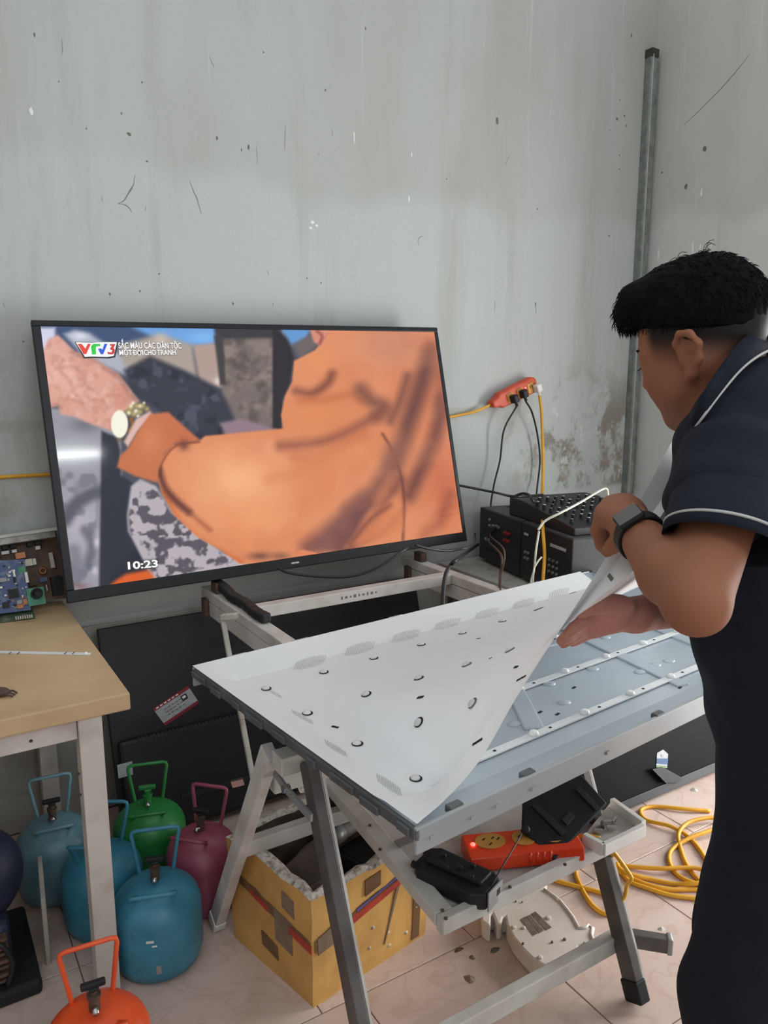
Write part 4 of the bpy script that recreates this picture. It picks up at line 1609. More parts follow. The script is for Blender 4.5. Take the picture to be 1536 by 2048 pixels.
# right arm and hand, palm up under the sheet
F.cap(SHR, ELR, 0.054, 0.045, 0.02)
F.cap(ELR, ELR * 0.5 + WRR * 0.5, 0.044, 0.040, 0.02)
F.cap(ELR * 0.5 + WRR * 0.5, WRR, 0.040, 0.029, 0.012)
PR = atd(1222, 1230, 1.293)
F.cap(WRR, PR, 0.027, 0.030, 0.015)
kr = [atd(1188, 1230, 1.273), atd(1184, 1242, 1.283), atd(1184, 1254, 1.293), atd(1190, 1262, 1.303)]
for k in kr:
    F.cap(PR, k, 0.020, 0.0125, 0.015)
F.ell(atd(1232, 1212, 1.273), (0.032, 0.022, 0.020), np.stack([RT, np.cross(UP, RT), UP], 1), 0.012)
fr = [[kr[0], atd(1166, 1242, 1.263), atd(1148, 1256, 1.260), atd(1134, 1268, 1.260)],
      [kr[1], atd(1158, 1256, 1.275), atd(1138, 1270, 1.273), atd(1122, 1282, 1.273)],
      [kr[2], atd(1158, 1266, 1.286), atd(1140, 1278, 1.286), atd(1126, 1288, 1.286)],
      [kr[3], atd(1168, 1272, 1.298), atd(1154, 1280, 1.298), atd(1144, 1286, 1.298)]]
for i, q in enumerate(fr):
    r0 = (0.0108, 0.0112, 0.0106, 0.0092)[i]
    F.chain(q, [r0 * 1.08, r0, r0 * 0.93, r0 * 0.8], 0.004)
F.chain([atd(1228, 1212, 1.263), atd(1198, 1210, 1.243), atd(1178, 1216, 1.233), atd(1162, 1226, 1.233)], [0.019, 0.015, 0.0118, 0.0095], 0.006)

msk, nt, b = new_mat('skin')
va = nt.nodes.new('ShaderNodeVertexColor')
va.layer_name = 'tone'
nt.links.new(va.outputs['Color'], b.inputs['Base Color'])
b.inputs['Roughness'].default_value = 0.62
b.inputs['Specular IOR Level'].default_value = 0.3
b.inputs['Subsurface Weight'].default_value = 0.05
b.inputs['Subsurface Radius'].default_value = (0.01, 0.004, 0.002)
n2 = nt.nodes.new('ShaderNodeTexNoise')
n2.inputs['Scale'].default_value = 160
bp = nt.nodes.new('ShaderNodeBump')
bp.inputs['Strength'].default_value = 0.06
bp.inputs['Distance'].default_value = 0.002
nt.links.new(n2.outputs['Fac'], bp.inputs['Height'])
nt.links.new(bp.outputs['Normal'], b.inputs['Normal'])
MATS['skin'] = msk
body, BV = F.build('body', 'skin', man, 2)
Lh = (BV - HC) @ RH / HS
x_, y_, z_ = Lh[:, 0], Lh[:, 1], Lh[:, 2]
base = np.zeros((len(BV), 3)) + np.array(lin((146, 95, 70)))
red = np.array(lin((190, 122, 100)))
headm = (np.linalg.norm(BV - HC, axis=1) < 0.17)
# clippered hair on the sides and nape
wz = (BV - hd(-0.01, 0, 0.026))[:, 2]
fade = sstep(wz, -0.066, -0.012) * (x_ < 0.066) * (y_ > -1) * headm
fade = fade * sstep(x_, 0.066, 0.045) + 0
earm = (np.abs(y_) > 0.0795) & (np.abs(z_) < 0.06) & (x_ < 0.02) & (x_ > -0.05)
fade = np.where(earm, 0, fade)
col = base * (1 - fade[:, None] * 0.98) + np.array(lin((13, 13, 14))) * fade[:, None] * 0.98
lips = (headm & (x_ > 0.085) & (z_ < -0.05) & (z_ > -0.08) & (np.abs(y_) < 0.026))
col[lips] = lin((160, 92, 84))
dr = np.linalg.norm(BV - PR, axis=1)
rr = sstep(dr, 0.16, 0.06)[:, None]
col = col * (1 - 0.75 * rr) + np.array(lin((206, 146, 134))) * 0.75 * rr
ca = body.data.color_attributes.new('tone', 'FLOAT_COLOR', 'POINT')
ca.data.foreach_set('color', np.concatenate([col, np.ones((len(BV), 1))], 1).astype(np.float32).ravel())

# ---- hair
mat('hair_black', (22, 22, 24), (16, 16, 18), scale=120, rough=0.8, spec=0.06)
H = Field(HC - 0.17, HC + 0.18, 0.004)
H.ell(hd(-0.010, 0, 0.058), np.array([0.0985, 0.0785, 0.084]) * HS, RH, 0.01)
H.ell(hd(0.034, 0, 0.090), np.array([0.064, 0.064, 0.054]) * HS, RH, 0.02)
H.ell(hd(-0.036, 0, 0.040), np.array([0.074, 0.0772, 0.062]) * HS, RH, 0.02)
for y in (-0.050, -0.034, -0.017, 0.0, 0.017, 0.034, 0.050):
    fx = 0.112 - abs(y) * 0.28
    H.cap(hd(0.070, y * 0.9, 0.108), hd(fx - 0.010, y, 0.094), 0.022, 0.013, 0.018)
    H.cap(hd(fx - 0.010, y, 0.094), hd(fx + 0.006, y, 0.066), 0.013, 0.003, 0.014)
# hairline: open the face, temples and the band around the ears
H.cut(hd(-0.01, 0, 0.020), -Z3, 0.010)
H.ell(hd(0.112, 0, 0.004), np.array([0.052, 0.11, 0.058]) * HS, RH, 0.008, 'sub')


def hair_disp(V):
    n = nrm(np.array([0.3, 0.5, 0.8]))
    q = (V - HC) @ RH
    a = np.sin(q[:, 1] * 420 + 3 * np.sin(q[:, 0] * 60)) * 0.0006 + np.sin(q[:, 1] * 170 + q[:, 2] * 90) * 0.0008
    dirv = (V - hd(-0.01, 0, 0.03))
    dirv /= np.linalg.norm(dirv, axis=1)[:, None] + 1e-9
    return dirv * a[:, None]


hair, HV = H.build('hair', 'hair_black', man, 2, hair_disp)
stn = MB()
cen = hd(-0.01, 0, 0.03)
pick = rng.choice(len(HV), 3200, replace=False)
for i in pick:
    p = HV[i]
    q = (p - HC) @ RH / HS
    if q[2] < 0.03:
        continue
    n = nrm(p - cen)
    top = q[2] > 0.08
    comb = (HF * 0.9 if q[0] > -0.03 else -HU * 0.7 - HF * 0.3) + HL * rng.normal(0, 0.3) + HU * (-0.05 if top else -0.5)
    comb = comb - n * (comb @ n) * 0.9
    L_ = rng.uniform(0.008, 0.018)
    d = nrm(n * (0.06 if top else 0.0) + comb * 0.8 + rng.normal(0, 0.10, 3))
    p1 = p + d * L_ * 0.55
    p2 = p1 + nrm(d + comb * 0.4 - n * 0.30) * L_ * 0.5
    stn.tube([p - n * 0.002, p1, p2], 0.0006, seg=3, rad=[0.0009, 0.0007, 0.0002], cap=False)
# fringe over the forehead
for k in range(260):
    y = rng.uniform(-0.055, 0.055)
    a = hd(0.106 - abs(y) * 0.28, y, 0.092 + rng.normal(0, 0.006))
    b_ = hd(0.119 - abs(y) * 0.3 + rng.normal(0, 0.002), y + rng.normal(0, 0.003), 0.076 + rng.normal(0, 0.004))
    c_ = b_ - HU * rng.uniform(0.004, 0.014) + HF * rng.normal(0.001, 0.002)
    stn.tube([a, b_, c_], 0.0006, seg=3, rad=[0.001, 0.0008, 0.0002], cap=False)
# a few curls on the crown
for k in range(12):
    p = hd(rng.uniform(-0.06, 0.0), rng.uniform(-0.02, 0.05), 0.134)
    d = nrm(HU * 0.6 + HL * rng.normal(0, 0.5) + HF * rng.normal(-0.3, 0.5))
    e = nrm(np.cross(d, HL) + 0.3 * HF)
    stn.tube(catmull([p, p + d * 0.008, p + d * 0.011 + e * 0.008, p + d * 0.006 + e * 0.014], 4), 0.0005, seg=3, cap=False)
so = stn.build('hair_strands', 'hair_black', hair, recalc=False)
so['kind'] = 'stuff'
br = MB()
for s in (-1, 1):
    for k in range(60):
        t = k / 59
        p = hd(0.1015 - 0.024 * t ** 1.6, (0.012 + 0.042 * t) * s, 0.022 + 0.004 * math.sin(t * 3.0) + rng.normal(0, 0.0012))
        br.tube([p, p + HL * s * 0.006 + HU * 0.002 + HF * 0.001], 0.0005, seg=3, rad=[0.0007, 0.0003], cap=False)
    for k in range(16):
        t = k / 15
        p = hd(0.099 - 0.008 * t, (0.026 + 0.020 * t) * s, 0.002 - 0.002 * t)
        br.tube([p, p + HF * 0.005 - HU * 0.004, p + HF * 0.009 - HU * 0.004], 0.0004, seg=3, rad=[0.0007, 0.0005, 0.0002], cap=False)
br.build('eyebrow_and_lashes', 'hair_black', man, recalc=False)

# ---- polo shirt
mat('navy_cloth', (30, 33, 44), (26, 29, 39), scale=30, rough=0.85, bump=0.12, bscale=220, spec=0.2)
mat('trouser_cloth', (30, 32, 42), (26, 28, 37), scale=24, rough=0.88, bump=0.1, bscale=200, spec=0.2)
mat('piping_white', (196, 196, 192), rough=0.8)
nk_ax = nrm(hd(-0.035, 0, -0.06) - NB)
side_l = catmull([atd(1572, 698, 1.20), atd(1535, 706, 1.125), atd(1490, 736, 1.09), atd(1448, 783, 1.08), atd(1408, 836, 1.072), atd(1380, 874, 1.11), atd(1368, 892, 1.19)], 6)
mirror = [p - 2 * ((p - NB) @ lt) * lt for p in side_l]
low_r = side_l[::-1] + mirror[1:]
S = Field((0.72, 0.30, 0.78), (1.62, 1.06, 1.56), 0.006)
S.ell(CH, (0.124, 0.172, 0.19), RTt, 0.03)
S.ell(CH - Z3 * 0.12 + ft * 0.0, (0.124, 0.165, 0.18), RTt, 0.05)
S.ell(BE, (0.128, 0.165, 0.20), RTt, 0.06)
S.ell(PE + Z3 * 0.03, (0.130, 0.170, 0.15), RTt, 0.06)
S.cap(NB + lt * 0.03 - Z3 * 0.035, SHL, 0.062, 0.066, 0.05)
S.cap(NB - lt * 0.03 - Z3 * 0.035, SHR, 0.062, 0.066, 0.05)
S.cap(SHL, SHL * 0.75 + ELL * 0.25, 0.066, 0.068, 0.03)
S.cap(SHR, SHR * 0.55 + ELR * 0.45, 0.066, 0.07, 0.03)
axc = sum(low_r) / len(low_r)
for p in low_r[::2]:
    S.cap(p + (axc - p) * 0.20 - nk_ax * 0.034, p + (axc - p) * 0.1 - nk_ax * 0.09 - Z3 * 0.02, 0.030, 0.045, 0.03)


def wrinkle(V):
    q = (V - PE) @ RTt
    a = 0.0025 * np.sin(q[:, 2] * 42 + q[:, 1] * 18 + 2 * np.sin(q[:, 0] * 22)) + 0.0018 * np.sin(q[:, 2] * 75 - q[:, 1] * 30)
    dv_ = V - (CH + BE) / 2
    dv_[:, 2] = 0
    dv_ /= np.linalg.norm(dv_, axis=1)[:, None] + 1e-9
    return dv_ * a[:, None]


shirt_o, _ = S.build('polo_shirt', 'navy_cloth', man, 3, wrinkle)
# left sleeve, open hem
ad = nrm(ELL - SHL)
side = nrm(np.cross(ad, UP))
upv = np.cross(side, ad)


def ring(c, ra, rb, tilt=0.0, n=36, ph=0.0):
    s_ = nrm(RT * math.cos(0.33) - UP * math.sin(0.33))
    t_ = nrm(-FW * 0.93 + UP * 0.30)
    t_ = nrm(t_ - s_ * (t_ @ s_))
    return [c + s_ * ra * math.cos(2 * math.pi * k / n + ph) + t_ * rb * math.sin(2 * math.pi * k / n + ph) for k in range(n)]


HEM = atd(1446, 1092, 0.955)
rings = []
for t, ra, rb in [(0.0, 0.066, 0.066), (0.3, 0.069, 0.068), (0.6, 0.072, 0.070), (0.85, 0.0735, 0.070), (1.0, 0.074, 0.070)]:
    c = SHL * (1 - t) + HEM * t
    rings.append(ring(c, ra, rb))
inner = ring(HEM - ad * 0.002, 0.071, 0.067)
inner2 = ring(SHL * 0.4 + HEM * 0.6, 0.060, 0.058)
sv = MB()
n = 36
allr = rings + [inner, inner2]
vv = [p for r in allr for p in r]
ff = []
for i in range(len(allr) - 1):
    for k in range(n):
        k2 = (k + 1) % n
        ff.append((i * n + k, i * n + k2, (i + 1) * n + k2, (i + 1) * n + k))
sv.add(vv, ff)
slv = sv.build('sleeve', 'navy_cloth', shirt_o, smooth=True)
MB().tube(ring(HEM - ad * 0.021, 0.0745, 0.0705, 0.0, 48), 0.0021, seg=6, closed=True).build('sleeve_piping', 'piping_white', shirt_o, smooth=True)
# collar: stand and fall around the neck with a pale tipping line
top_r = []
for p in low_r:
    inw = axc - p
    inw = nrm(inw - nk_ax * (inw @ nk_ax))
    top_r.append(p + nk_ax * 0.030 + inw * 0.020)
cb = MB().grid([[l * 0.999 + axc * 0.001, t * 0.5 + l * 0.5 + nk_ax * 0.004, t] for t, l in zip(top_r, low_r)])
cb.build('collar', 'navy_cloth', shirt_o, smooth=True, solid=0.004, recalc=False)
MB().tube([p + nk_ax * 0.003 for p in low_r], 0.0021, seg=6).build('collar_piping', 'piping_white', shirt_o, smooth=True)

# ---- trousers
Tf = Field((0.70, 0.25, 0.02), (1.62, 1.02, 1.06), 0.008)
Tf.ell(PE, (0.126, 0.172, 0.14), RTt, 0.03)
for s in (1, -1):
    hip = PE + lt * 0.088 * s - Z3 * 0.06
    kne = np.array([hip[0], hip[1], 0.50]) + ft * 0.05 + lt * 0.01 * s
    ank = np.array([hip[0], hip[1], 0.075]) + lt * 0.015 * s
    Tf.cap(hip, kne, 0.108, 0.094, 0.05)
    Tf.cap(kne, ank, 0.094, 0.080, 0.02)


def twr(V):
    a = 0.003 * np.sin(V[:, 2] * 38 + V[:, 0] * 25) * np.clip((0.95 - V[:, 2]) * 3, 0, 1)
    dv_ = V - PE
    dv_[:, 2] = 0
    dv_ /= np.linalg.norm(dv_, axis=1)[:, None] + 1e-9
    return dv_ * a[:, None]


Tf.build('trousers', 'trouser_cloth', man, 3, twr)
mat('shoe_black', (28, 28, 30), rough=0.5)
for s in (1, -1):
    hip = PE + lt * 0.088 * s
    fc = np.array([hip[0], hip[1], 0.0]) + lt * 0.015 * s
    Sf = Field(fc + np.array([-0.25, -0.25, -0.02]), fc + np.array([0.25, 0.25, 0.16]), 0.007)
    Sf.ell(fc + ft * 0.09 + Z3 * 0.035, (0.13, 0.045, 0.035), RTt, 0.02)
    Sf.ell(fc + Z3 * 0.05, (0.075, 0.043, 0.05), RTt, 0.03)
    Sf.cut((0, 0, 0.003), (0, 0, -1), 0.003)
    Sf.build('shoe', 'shoe_black', man, 2)

# ---- wrist watch
wd_ = nrm(WRL - ELL)
wc = WRL - wd_ * 0.012
ws_ = nrm(np.cross(wd_, FW))
wt_ = np.cross(wd_, ws_)
nn = 40
rg = [[wc + wd_ * h_ + (ws_ * math.cos(2 * math.pi * k / nn) + wt_ * math.sin(2 * math.pi * k / nn)) * 0.0335 for h_ in (-0.010, -0.009, 0.009, 0.010)] for k in range(nn + 1)]
wb_ = MB().grid(rg).build('watch_strap', 'black_plastic', man, smooth=True, solid=0.004, recalc=False)
wn_ = nrm(-FW * 0.55 + UP * 0.62 - RT * 0.55)
wn_ = nrm(wn_ - wd_ * (wn_ @ wd_))
wx_ = np.cross(wd_, wn_)
RW = np.stack([wx_, wd_, wn_], 1)
MB().box(wc + wn_ * 0.037, (0.038, 0.034, 0.011), RW).build('watch_case', 'black_plastic', man, bevel=0.004)
mat('watch_glass', (88, 84, 80), (80, 76, 72), scale=5, rough=0.2, spec=0.8)
MB().box(wc + wn_ * 0.0425, (0.034, 0.030, 0.002), RW).build('watch_glass', 'watch_glass', man, bevel=0.0008)
# ------------------------------------------------------------------ work bench on the left
mat('bench_board', (202, 172, 132), (184, 152, 114), scale=5, rough=0.6, contrast=(0.35, 0.75), bump=0.03)
mat('bench_paint', (200, 192, 184), (176, 164, 154), scale=12, rough=0.6, contrast=(0.5, 0.8))
bx1, by0, bz = 0.379, 1.735, 0.77
bench = thing('workbench', 'beige board topped workbench with white painted legs', 'workbench', (-0.2, 2.15, 0.0))
MB().bb((-1.3, by0, bz - 0.042), (bx1 + 0.012, 2.598, bz)).build('bench_top', 'bench_board', bench, bevel=0.004)
MB().bb((-1.25, by0 + 0.018, bz - 0.092), (bx1 - 0.105, by0 + 0.045, bz - 0.043)).build('apron', 'bench_paint', bench, bevel=0.002)
MB().bb((bx1 - 0.085, by0 + 0.11, bz - 0.092), (bx1 - 0.06, 2.54, bz - 0.043)).build('apron', 'bench_paint', bench, bevel=0.002)
MB().bb((-1.25, 2.545, bz - 0.092), (bx1 - 0.09, 2.57, bz - 0.043)).build('apron', 'bench_paint', bench, bevel=0.002)
for x, y in ((bx1 - 0.078, by0 + 0.032), (bx1 - 0.075, 2.56), (-1.2, by0 + 0.06), (-1.2, 2.56)):
    MB().bb((x - 0.026, y - 0.026, 0), (x + 0.026, y + 0.026, bz - 0.042)).build('leg', 'bench_paint', bench, bevel=0.002)
for px, py in ((62, 1482), (157, 1548), (160, 1590)):
    MB().lathe([(0.004, 0), (0.003, 0.002)], ony(px, py, by0 + 0.006 if py > 1500 else by0 + 0.018), 8, (0, -1, 0)).build('screw', 'mark_dark', bench)

# LED strip lying on the bench
ls = thing('led_strip', 'thin white LED light strip with black marks lying across the bench', 'light strip', onz(90, 1307, bz))
a, b_ = onz(-60, 1303, bz + 0.002), onz(180, 1308, bz + 0.002)
MB().bar(a, b_, 0.012, 0.003).build('strip', 'led_bar', ls)
e = nrm(b_ - a)
for px in (20, 37, 131, 147):
    q = onz(px, 1306, bz + 0.004)
    MB().bar(q - e * 0.001, q + e * 0.001, 0.013, 0.001).build('cut_mark', 'mark_dark', ls)
MB().lathe([(0.005, 0), (0.003, 0.004)], onz(172, 1307, bz + 0.003), 12).build('lens', 'led_lens', ls)

# black claw clip on the bench
q = onz(6, 1392, bz)
o = thing('plastic_clip', 'dark plastic clip with prongs at the edge of the bench', 'clip', q)
e, s_ = nrm(onz(40, 1392, bz) - q), None
e2 = np.array([-e[1], e[0], 0])
MB().ell(q + Z3 * 0.010 - e * 0.01, (0.026, 0.018, 0.010), np.stack([e, e2, Z3], 1)).build('body', 'rust_brown', o, smooth=True)
for k in (-1, 0, 1):
    MB().tube([q + Z3 * 0.010 + e2 * 0.008 * k, q + e * 0.018 + e2 * 0.012 * k + Z3 * 0.008, q + e * 0.028 + e2 * 0.010 * k + Z3 * 0.003], 0.0022, seg=6).build('prong', 'rust_brown', o)

# circuit boards leaning at the back of the bench
mat('pcb_brown', (104, 76, 58), (72, 54, 44), scale=25, rough=0.6, contrast=(0.4, 0.65))
mat('pcb_blue', (66, 84, 124), (120, 132, 158), scale=40, rough=0.5, contrast=(0.5, 0.75))
mat('pcb_green', (62, 128, 100), (84, 150, 120), scale=60, rough=0.5, contrast=(0.5, 0.7))
mat('pcb_dkgreen', (58, 78, 58), (96, 108, 86), scale=50, rough=0.6, contrast=(0.5, 0.7))
mat('heat_sink', (150, 148, 142), (116, 110, 102), scale=30, rough=0.45, metal=0.5)
mat('copper', (150, 98, 62), rough=0.4, metal=0.6)
lean = nrm((0, 0.30, 0.954))


def board(name, label, base_y, base_z, quad, m, thick=0.003):
    n = nrm(np.cross((1, 0, 0), lean))
    p0 = np.array([0, base_y, base_z])
    P = [onpl(*q, p0, n) for q in quad]
    t = thing(name, label, 'circuit board', min(P, key=lambda p: p[2]))
    MB().prism(P, -n * thick).build('board', m, t)
    return t, p0, n


def comp(t, p0, n, name, px, py, w_, h_, d_, m, rot=0.0, bevel=0.0):
    c = onpl(px, py, p0, n) + n * (d_ / 2)
    ex = np.array([1.0, 0, 0])
    ey = np.cross(n, ex)
    R = np.stack([ex * math.cos(rot) + ey * math.sin(rot), -ex * math.sin(rot) + ey * math.cos(rot), n], 1)
    return MB().box(c, (w_, h_, d_), R).build(name, m, t, bevel=bevel)


t, p0, n = board('power_board', 'brown power circuit board with metal heat sink leaning on the wall', 2.535, 0.775, [(-120, 1212), (132, 1197), (112, 1062), (-120, 1090)], 'pcb_brown')
comp(t, p0, n, 'heat_sink', 25, 1083, 0.24, 0.022, 0.045, 'heat_sink', 0.05, 0.002)
comp(t, p0, n, 'heat_sink_bar', 30, 1073, 0.25, 0.010, 0.05, 'white_metal', 0.05, 0.001)
for px, py, w_, h_, d_, m in [(9, 1093, 0.018, 0.022, 0.02, 'black_plastic'), (25, 1090, 0.018, 0.022, 0.02, 'black_plastic'), (58, 1087, 0.016, 0.022, 0.02, 'black_plastic'), (75, 1084, 0.018, 0.022, 0.02, 'black_plastic'),
                              (10, 1106, 0.022, 0.010, 0.012, 'white_plastic'), (28, 1103, 0.014, 0.010, 0.012, 'white_plastic'), (75, 1096, 0.014, 0.012, 0.012, 'white_plastic'), (55, 1126, 0.026, 0.022, 0.014, 'white_cable'),
                              (68, 1124, 0.010, 0.020, 0.014, 'white_cable'), (103, 1121, 0.012, 0.05, 0.012, 'dirty_white'), (124, 1135, 0.014, 0.07, 0.016, 'rust_brown'), (112, 1172, 0.03, 0.06, 0.03, 'black_plastic'),
                              (64, 1160, 0.024, 0.038, 0.020, 'rust_brown'), (86, 1160, 0.022, 0.014, 0.010, 'pcb_blue'), (93, 1176, 0.004, 0.02, 0.01, 'dirty_white'), (40, 1112, 0.03, 0.02, 0.016, 'copper'), (20, 1118, 0.05, 0.03, 0.008, 'rust_brown')]:
    comp(t, p0, n, 'component', px, py, w_, h_, d_, m, 0.06, 0.001)
c = onpl(85, 1142, p0, n)
MB().tube([c + n * 0.01 + np.array([math.cos(a), 0, 0]) * 0.009 + np.cross(n, (1, 0, 0)) * 0.009 * math.sin(a) for a in np.linspace(0, 2 * math.pi, 16)[:-1]], 0.004, seg=8, closed=True).build('coil', 'copper', t, smooth=True)

t, p0, n = board('main_board', 'blue main circuit board crowded with chips leaning in front of the brown board', 2.46, 0.775, [(-120, 1242), (62, 1220), (50, 1118), (-120, 1128)], 'pcb_blue')
for px, py, w_, h_, d_, m in [(27, 1187, 0.028, 0.028, 0.006, 'black_plastic'), (12, 1210, 0.018, 0.018, 0.005, 'black_plastic'), (28, 1148, 0.006, 0.022, 0.006, 'white_plastic'), (29, 1160, 0.006, 0.018, 0.008, 'black_plastic'),
                              (53, 1155, 0.008, 0.032, 0.006, 'white_plastic'), (43, 1140, 0.02, 0.02, 0.004, 'pcb_green'), (40, 1204, 0.018, 0.012, 0.006, 'grey_metal'), (49, 1204, 0.014, 0.016, 0.006, 'copper'), (40, 1213, 0.016, 0.012, 0.006, 'copper'),
                              (2, 1175, 0.008, 0.006, 0.004, 'white_plastic'), (11, 1191, 0.006, 0.005, 0.004, 'white_plastic'), (45, 1192, 0.005, 0.004, 0.004, 'white_plastic'), (27, 1178, 0.02, 0.003, 0.004, 'grey_metal'), (5, 1160, 0.02, 0.012, 0.003, 'grey_metal')]:
    comp(t, p0, n, 'component', px, py, w_, h_, d_, m, 0.05)

for k in range(46):
    px_, py_ = rng.uniform(-10, 54), rng.uniform(1124, 1218)
    comp(t, p0, n, 'chip', px_, py_, rng.uniform(0.003, 0.009), rng.uniform(0.002, 0.007), 0.003, ['white_plastic', 'black_plastic', 'grey_metal', 'dirty_white', 'copper'][k % 5], 0.05)
t, p0, n = board('sensor_board', 'small square green circuit board with a round black cap', 2.455, 0.775, [(58, 1213), (92, 1207), (87, 1173), (52, 1178)], 'pcb_green')
c = onpl(73, 1187, p0, n)
MB().lathe([(0.0165, 0.0), (0.0165, 0.012), (0.0125, 0.0125), (0.012, 0.011), (0.002, 0.0112)], c, 28, n).build('round_cap', 'black_plastic', t, smooth=True)

q = [onz(-120, 1262, bz), onz(70, 1238, bz), onz(60, 1216, bz), onz(-120, 1232, bz)]
t = thing('edge_board', 'dark green circuit board strip with pin row lying on the bench', 'circuit board', q[1])
MB().prism([p + Z3 * 0.002 for p in q], (0, 0, 0.012)).build('board', 'pcb_dkgreen', t)
for i in range(8):
    MB().box(onz(32 + i * 4.5, 1236 - i * 0.6, bz + 0.017), (0.003, 0.010, 0.008)).build('pin', 'dirty_white', t)

# ------------------------------------------------------------------ refrigerant cylinders
paint = {'blue': ((62, 134, 158), (52, 118, 142)), 'pale_blue': ((112, 152, 164), (98, 138, 150)), 'teal': ((54, 128, 152), (46, 114, 138)), 'green': ((46, 134, 66), (40, 120, 58)),
         'pink': ((156, 78, 98), (140, 68, 86)), 'orange': ((226, 86, 40), (212, 76, 34))}
for k_, v_ in paint.items():
    mat('cyl_' + k_, v_[0], v_[1], scale=14, rough=0.38, contrast=(0.4, 0.7))


def cylinder(colour, label, x, y, ang, R_=0.106, top=0.225, ln=0.098, low=0.02, knob='black_plastic'):
    t = thing('gas_cylinder', label, 'gas cylinder', (x, y, 0.0), 'refrigerant gas cylinders under the bench')
    m = 'cyl_' + colour
    c = np.array([x, y, 0.0])
    pf = [(0.05, 0.012), (R_ * 0.72, 0.0), (R_ * 0.92, 0.012), (R_, 0.04), (R_, 0.10)]
    pf += [(R_, 0.102), (R_ * 1.006, 0.105), (R_ * 1.006, 0.110), (R_, 0.113)]
    for k in range(0, 9):
        a = math.pi / 2 * k / 8
        pf.append((R_ * math.cos(a) ** 0.75 if k < 8 else 0.012, 0.15 + (top - 0.15) * math.sin(a)))
    MB().lathe(pf, c, 40).build('tank', m, t, smooth=True)
    ca_, sa_ = math.cos(ang), math.sin(ang)
    ex_, ey_ = np.array([ca_, sa_, 0]), np.array([-sa_, ca_, 0])
    MB().lathe([(0.011, top - 0.02), (0.011, top + 0.028), (0.014, top + 0.03), (0.014, top + 0.036), (0.007, top + 0.037), (0.007, top + 0.052)], c, 14).build('valve', 'rust_brown' if knob != 'green' else 'cyl_green', t, smooth=False)
    kb = MB().bar(c + Z3 * (top + 0.058) - ex_ * 0.024, c + Z3 * (top + 0.058) + ex_ * 0.024, 0.014, 0.012).bar(c + Z3 * (top + 0.054), c + Z3 * (top + 0.046), 0.02, 0.02)
    kb.build('valve_knob', 'black_plastic' if knob != 'green' else 'cyl_green', t, bevel=0.003)
    MB().tube([c + Z3 * (top + 0.012), c + Z3 * (top + 0.014) - ey_ * 0.03], 0.006, seg=8).build('outlet', 'chrome', t, smooth=True)
    # one wire handle stands up at the back, the other is folded down over the shoulder
    for nm, P in (('up', [(-0.042, 0.050, -0.032), (-0.045, 0.054, -0.004), (-0.062, 0.072, ln - 0.012), (-0.060, 0.073, ln - 0.003), (-0.050, 0.073, ln), (0.050, 0.073, ln), (0.060, 0.073, ln - 0.003), (0.062, 0.072, ln - 0.012),
                          (0.045, 0.054, -0.004), (0.042, 0.050, -0.032)]),
                  ('down', [(-0.042, -0.046, -0.030), (-0.045, -0.054, -0.006), (-0.056, -0.088, low - 0.004), (-0.054, -0.096, low), (-0.044, -0.100, low + 0.002), (0.044, -0.100, low + 0.002), (0.054, -0.096, low),
                            (0.056, -0.088, low - 0.004), (0.045, -0.054, -0.006), (0.042, -0.046, -0.030)])):
        MB().tube([c + Z3 * (top + z) + ex_ * x_ * (R_ / 0.116) + ey_ * y_ * (R_ / 0.116) for x_, y_, z in P], 0.0052, seg=10).build('handle', m, t, smooth=True)
    return t


VB = math.radians(20)
c_b = cylinder('blue', 'large blue refrigerant cylinder nearest the yellow foam box, with white scuffs', 0.441, 1.808, -0.33, R_=0.112)
cylinder('teal', 'teal blue refrigerant cylinder half hidden behind the bench leg', 0.352, 2.02, -0.55, low=0.06)
cylinder('pale_blue', 'pale dusty blue refrigerant cylinder furthest back under the bench', 0.265, 2.235, -0.12, ln=0.10)
cylinder('green', 'green refrigerant cylinder in front of the black television back', 0.52, 2.165, -0.30, knob='green')
cylinder('pink', 'dark pink refrigerant cylinder beside the foam box', 0.612, 1.958, -0.80, R_=0.100, ln=0.10)
c_o = cylinder('orange', 'bright orange refrigerant cylinder at the bottom edge of the picture', 0.222, 1.465, -0.10)
# scuffs on the blue one
for px, py, w_, h_ in ((300, 1885, 0.018, 0.006), (309, 1893, 0.012, 0.004), (318, 1940, 0.012, 0.022)):
    ctr = np.array([0.441, 1.808])
    d = ray(px, py)
    A_ = d[0] ** 2 + d[1] ** 2
    B_ = -2 * (ctr[0] * d[0] + ctr[1] * d[1])
    C_ = ctr @ ctr - 0.1122 ** 2
    disc = B_ * B_ - 4 * A_ * C_
    if disc > 0:
        p = CC + d * ((-B_ - math.sqrt(disc)) / (2 * A_))
        n = nrm([p[0] - ctr[0], p[1] - ctr[1], 0])
        s_ = np.cross(Z3, n)
        MB().box(p, (w_, h_, 0.0012), np.stack([s_, Z3, n], 1)).build('scuff', 'crack_faint' if py > 1900 else 'mark_white', c_b)

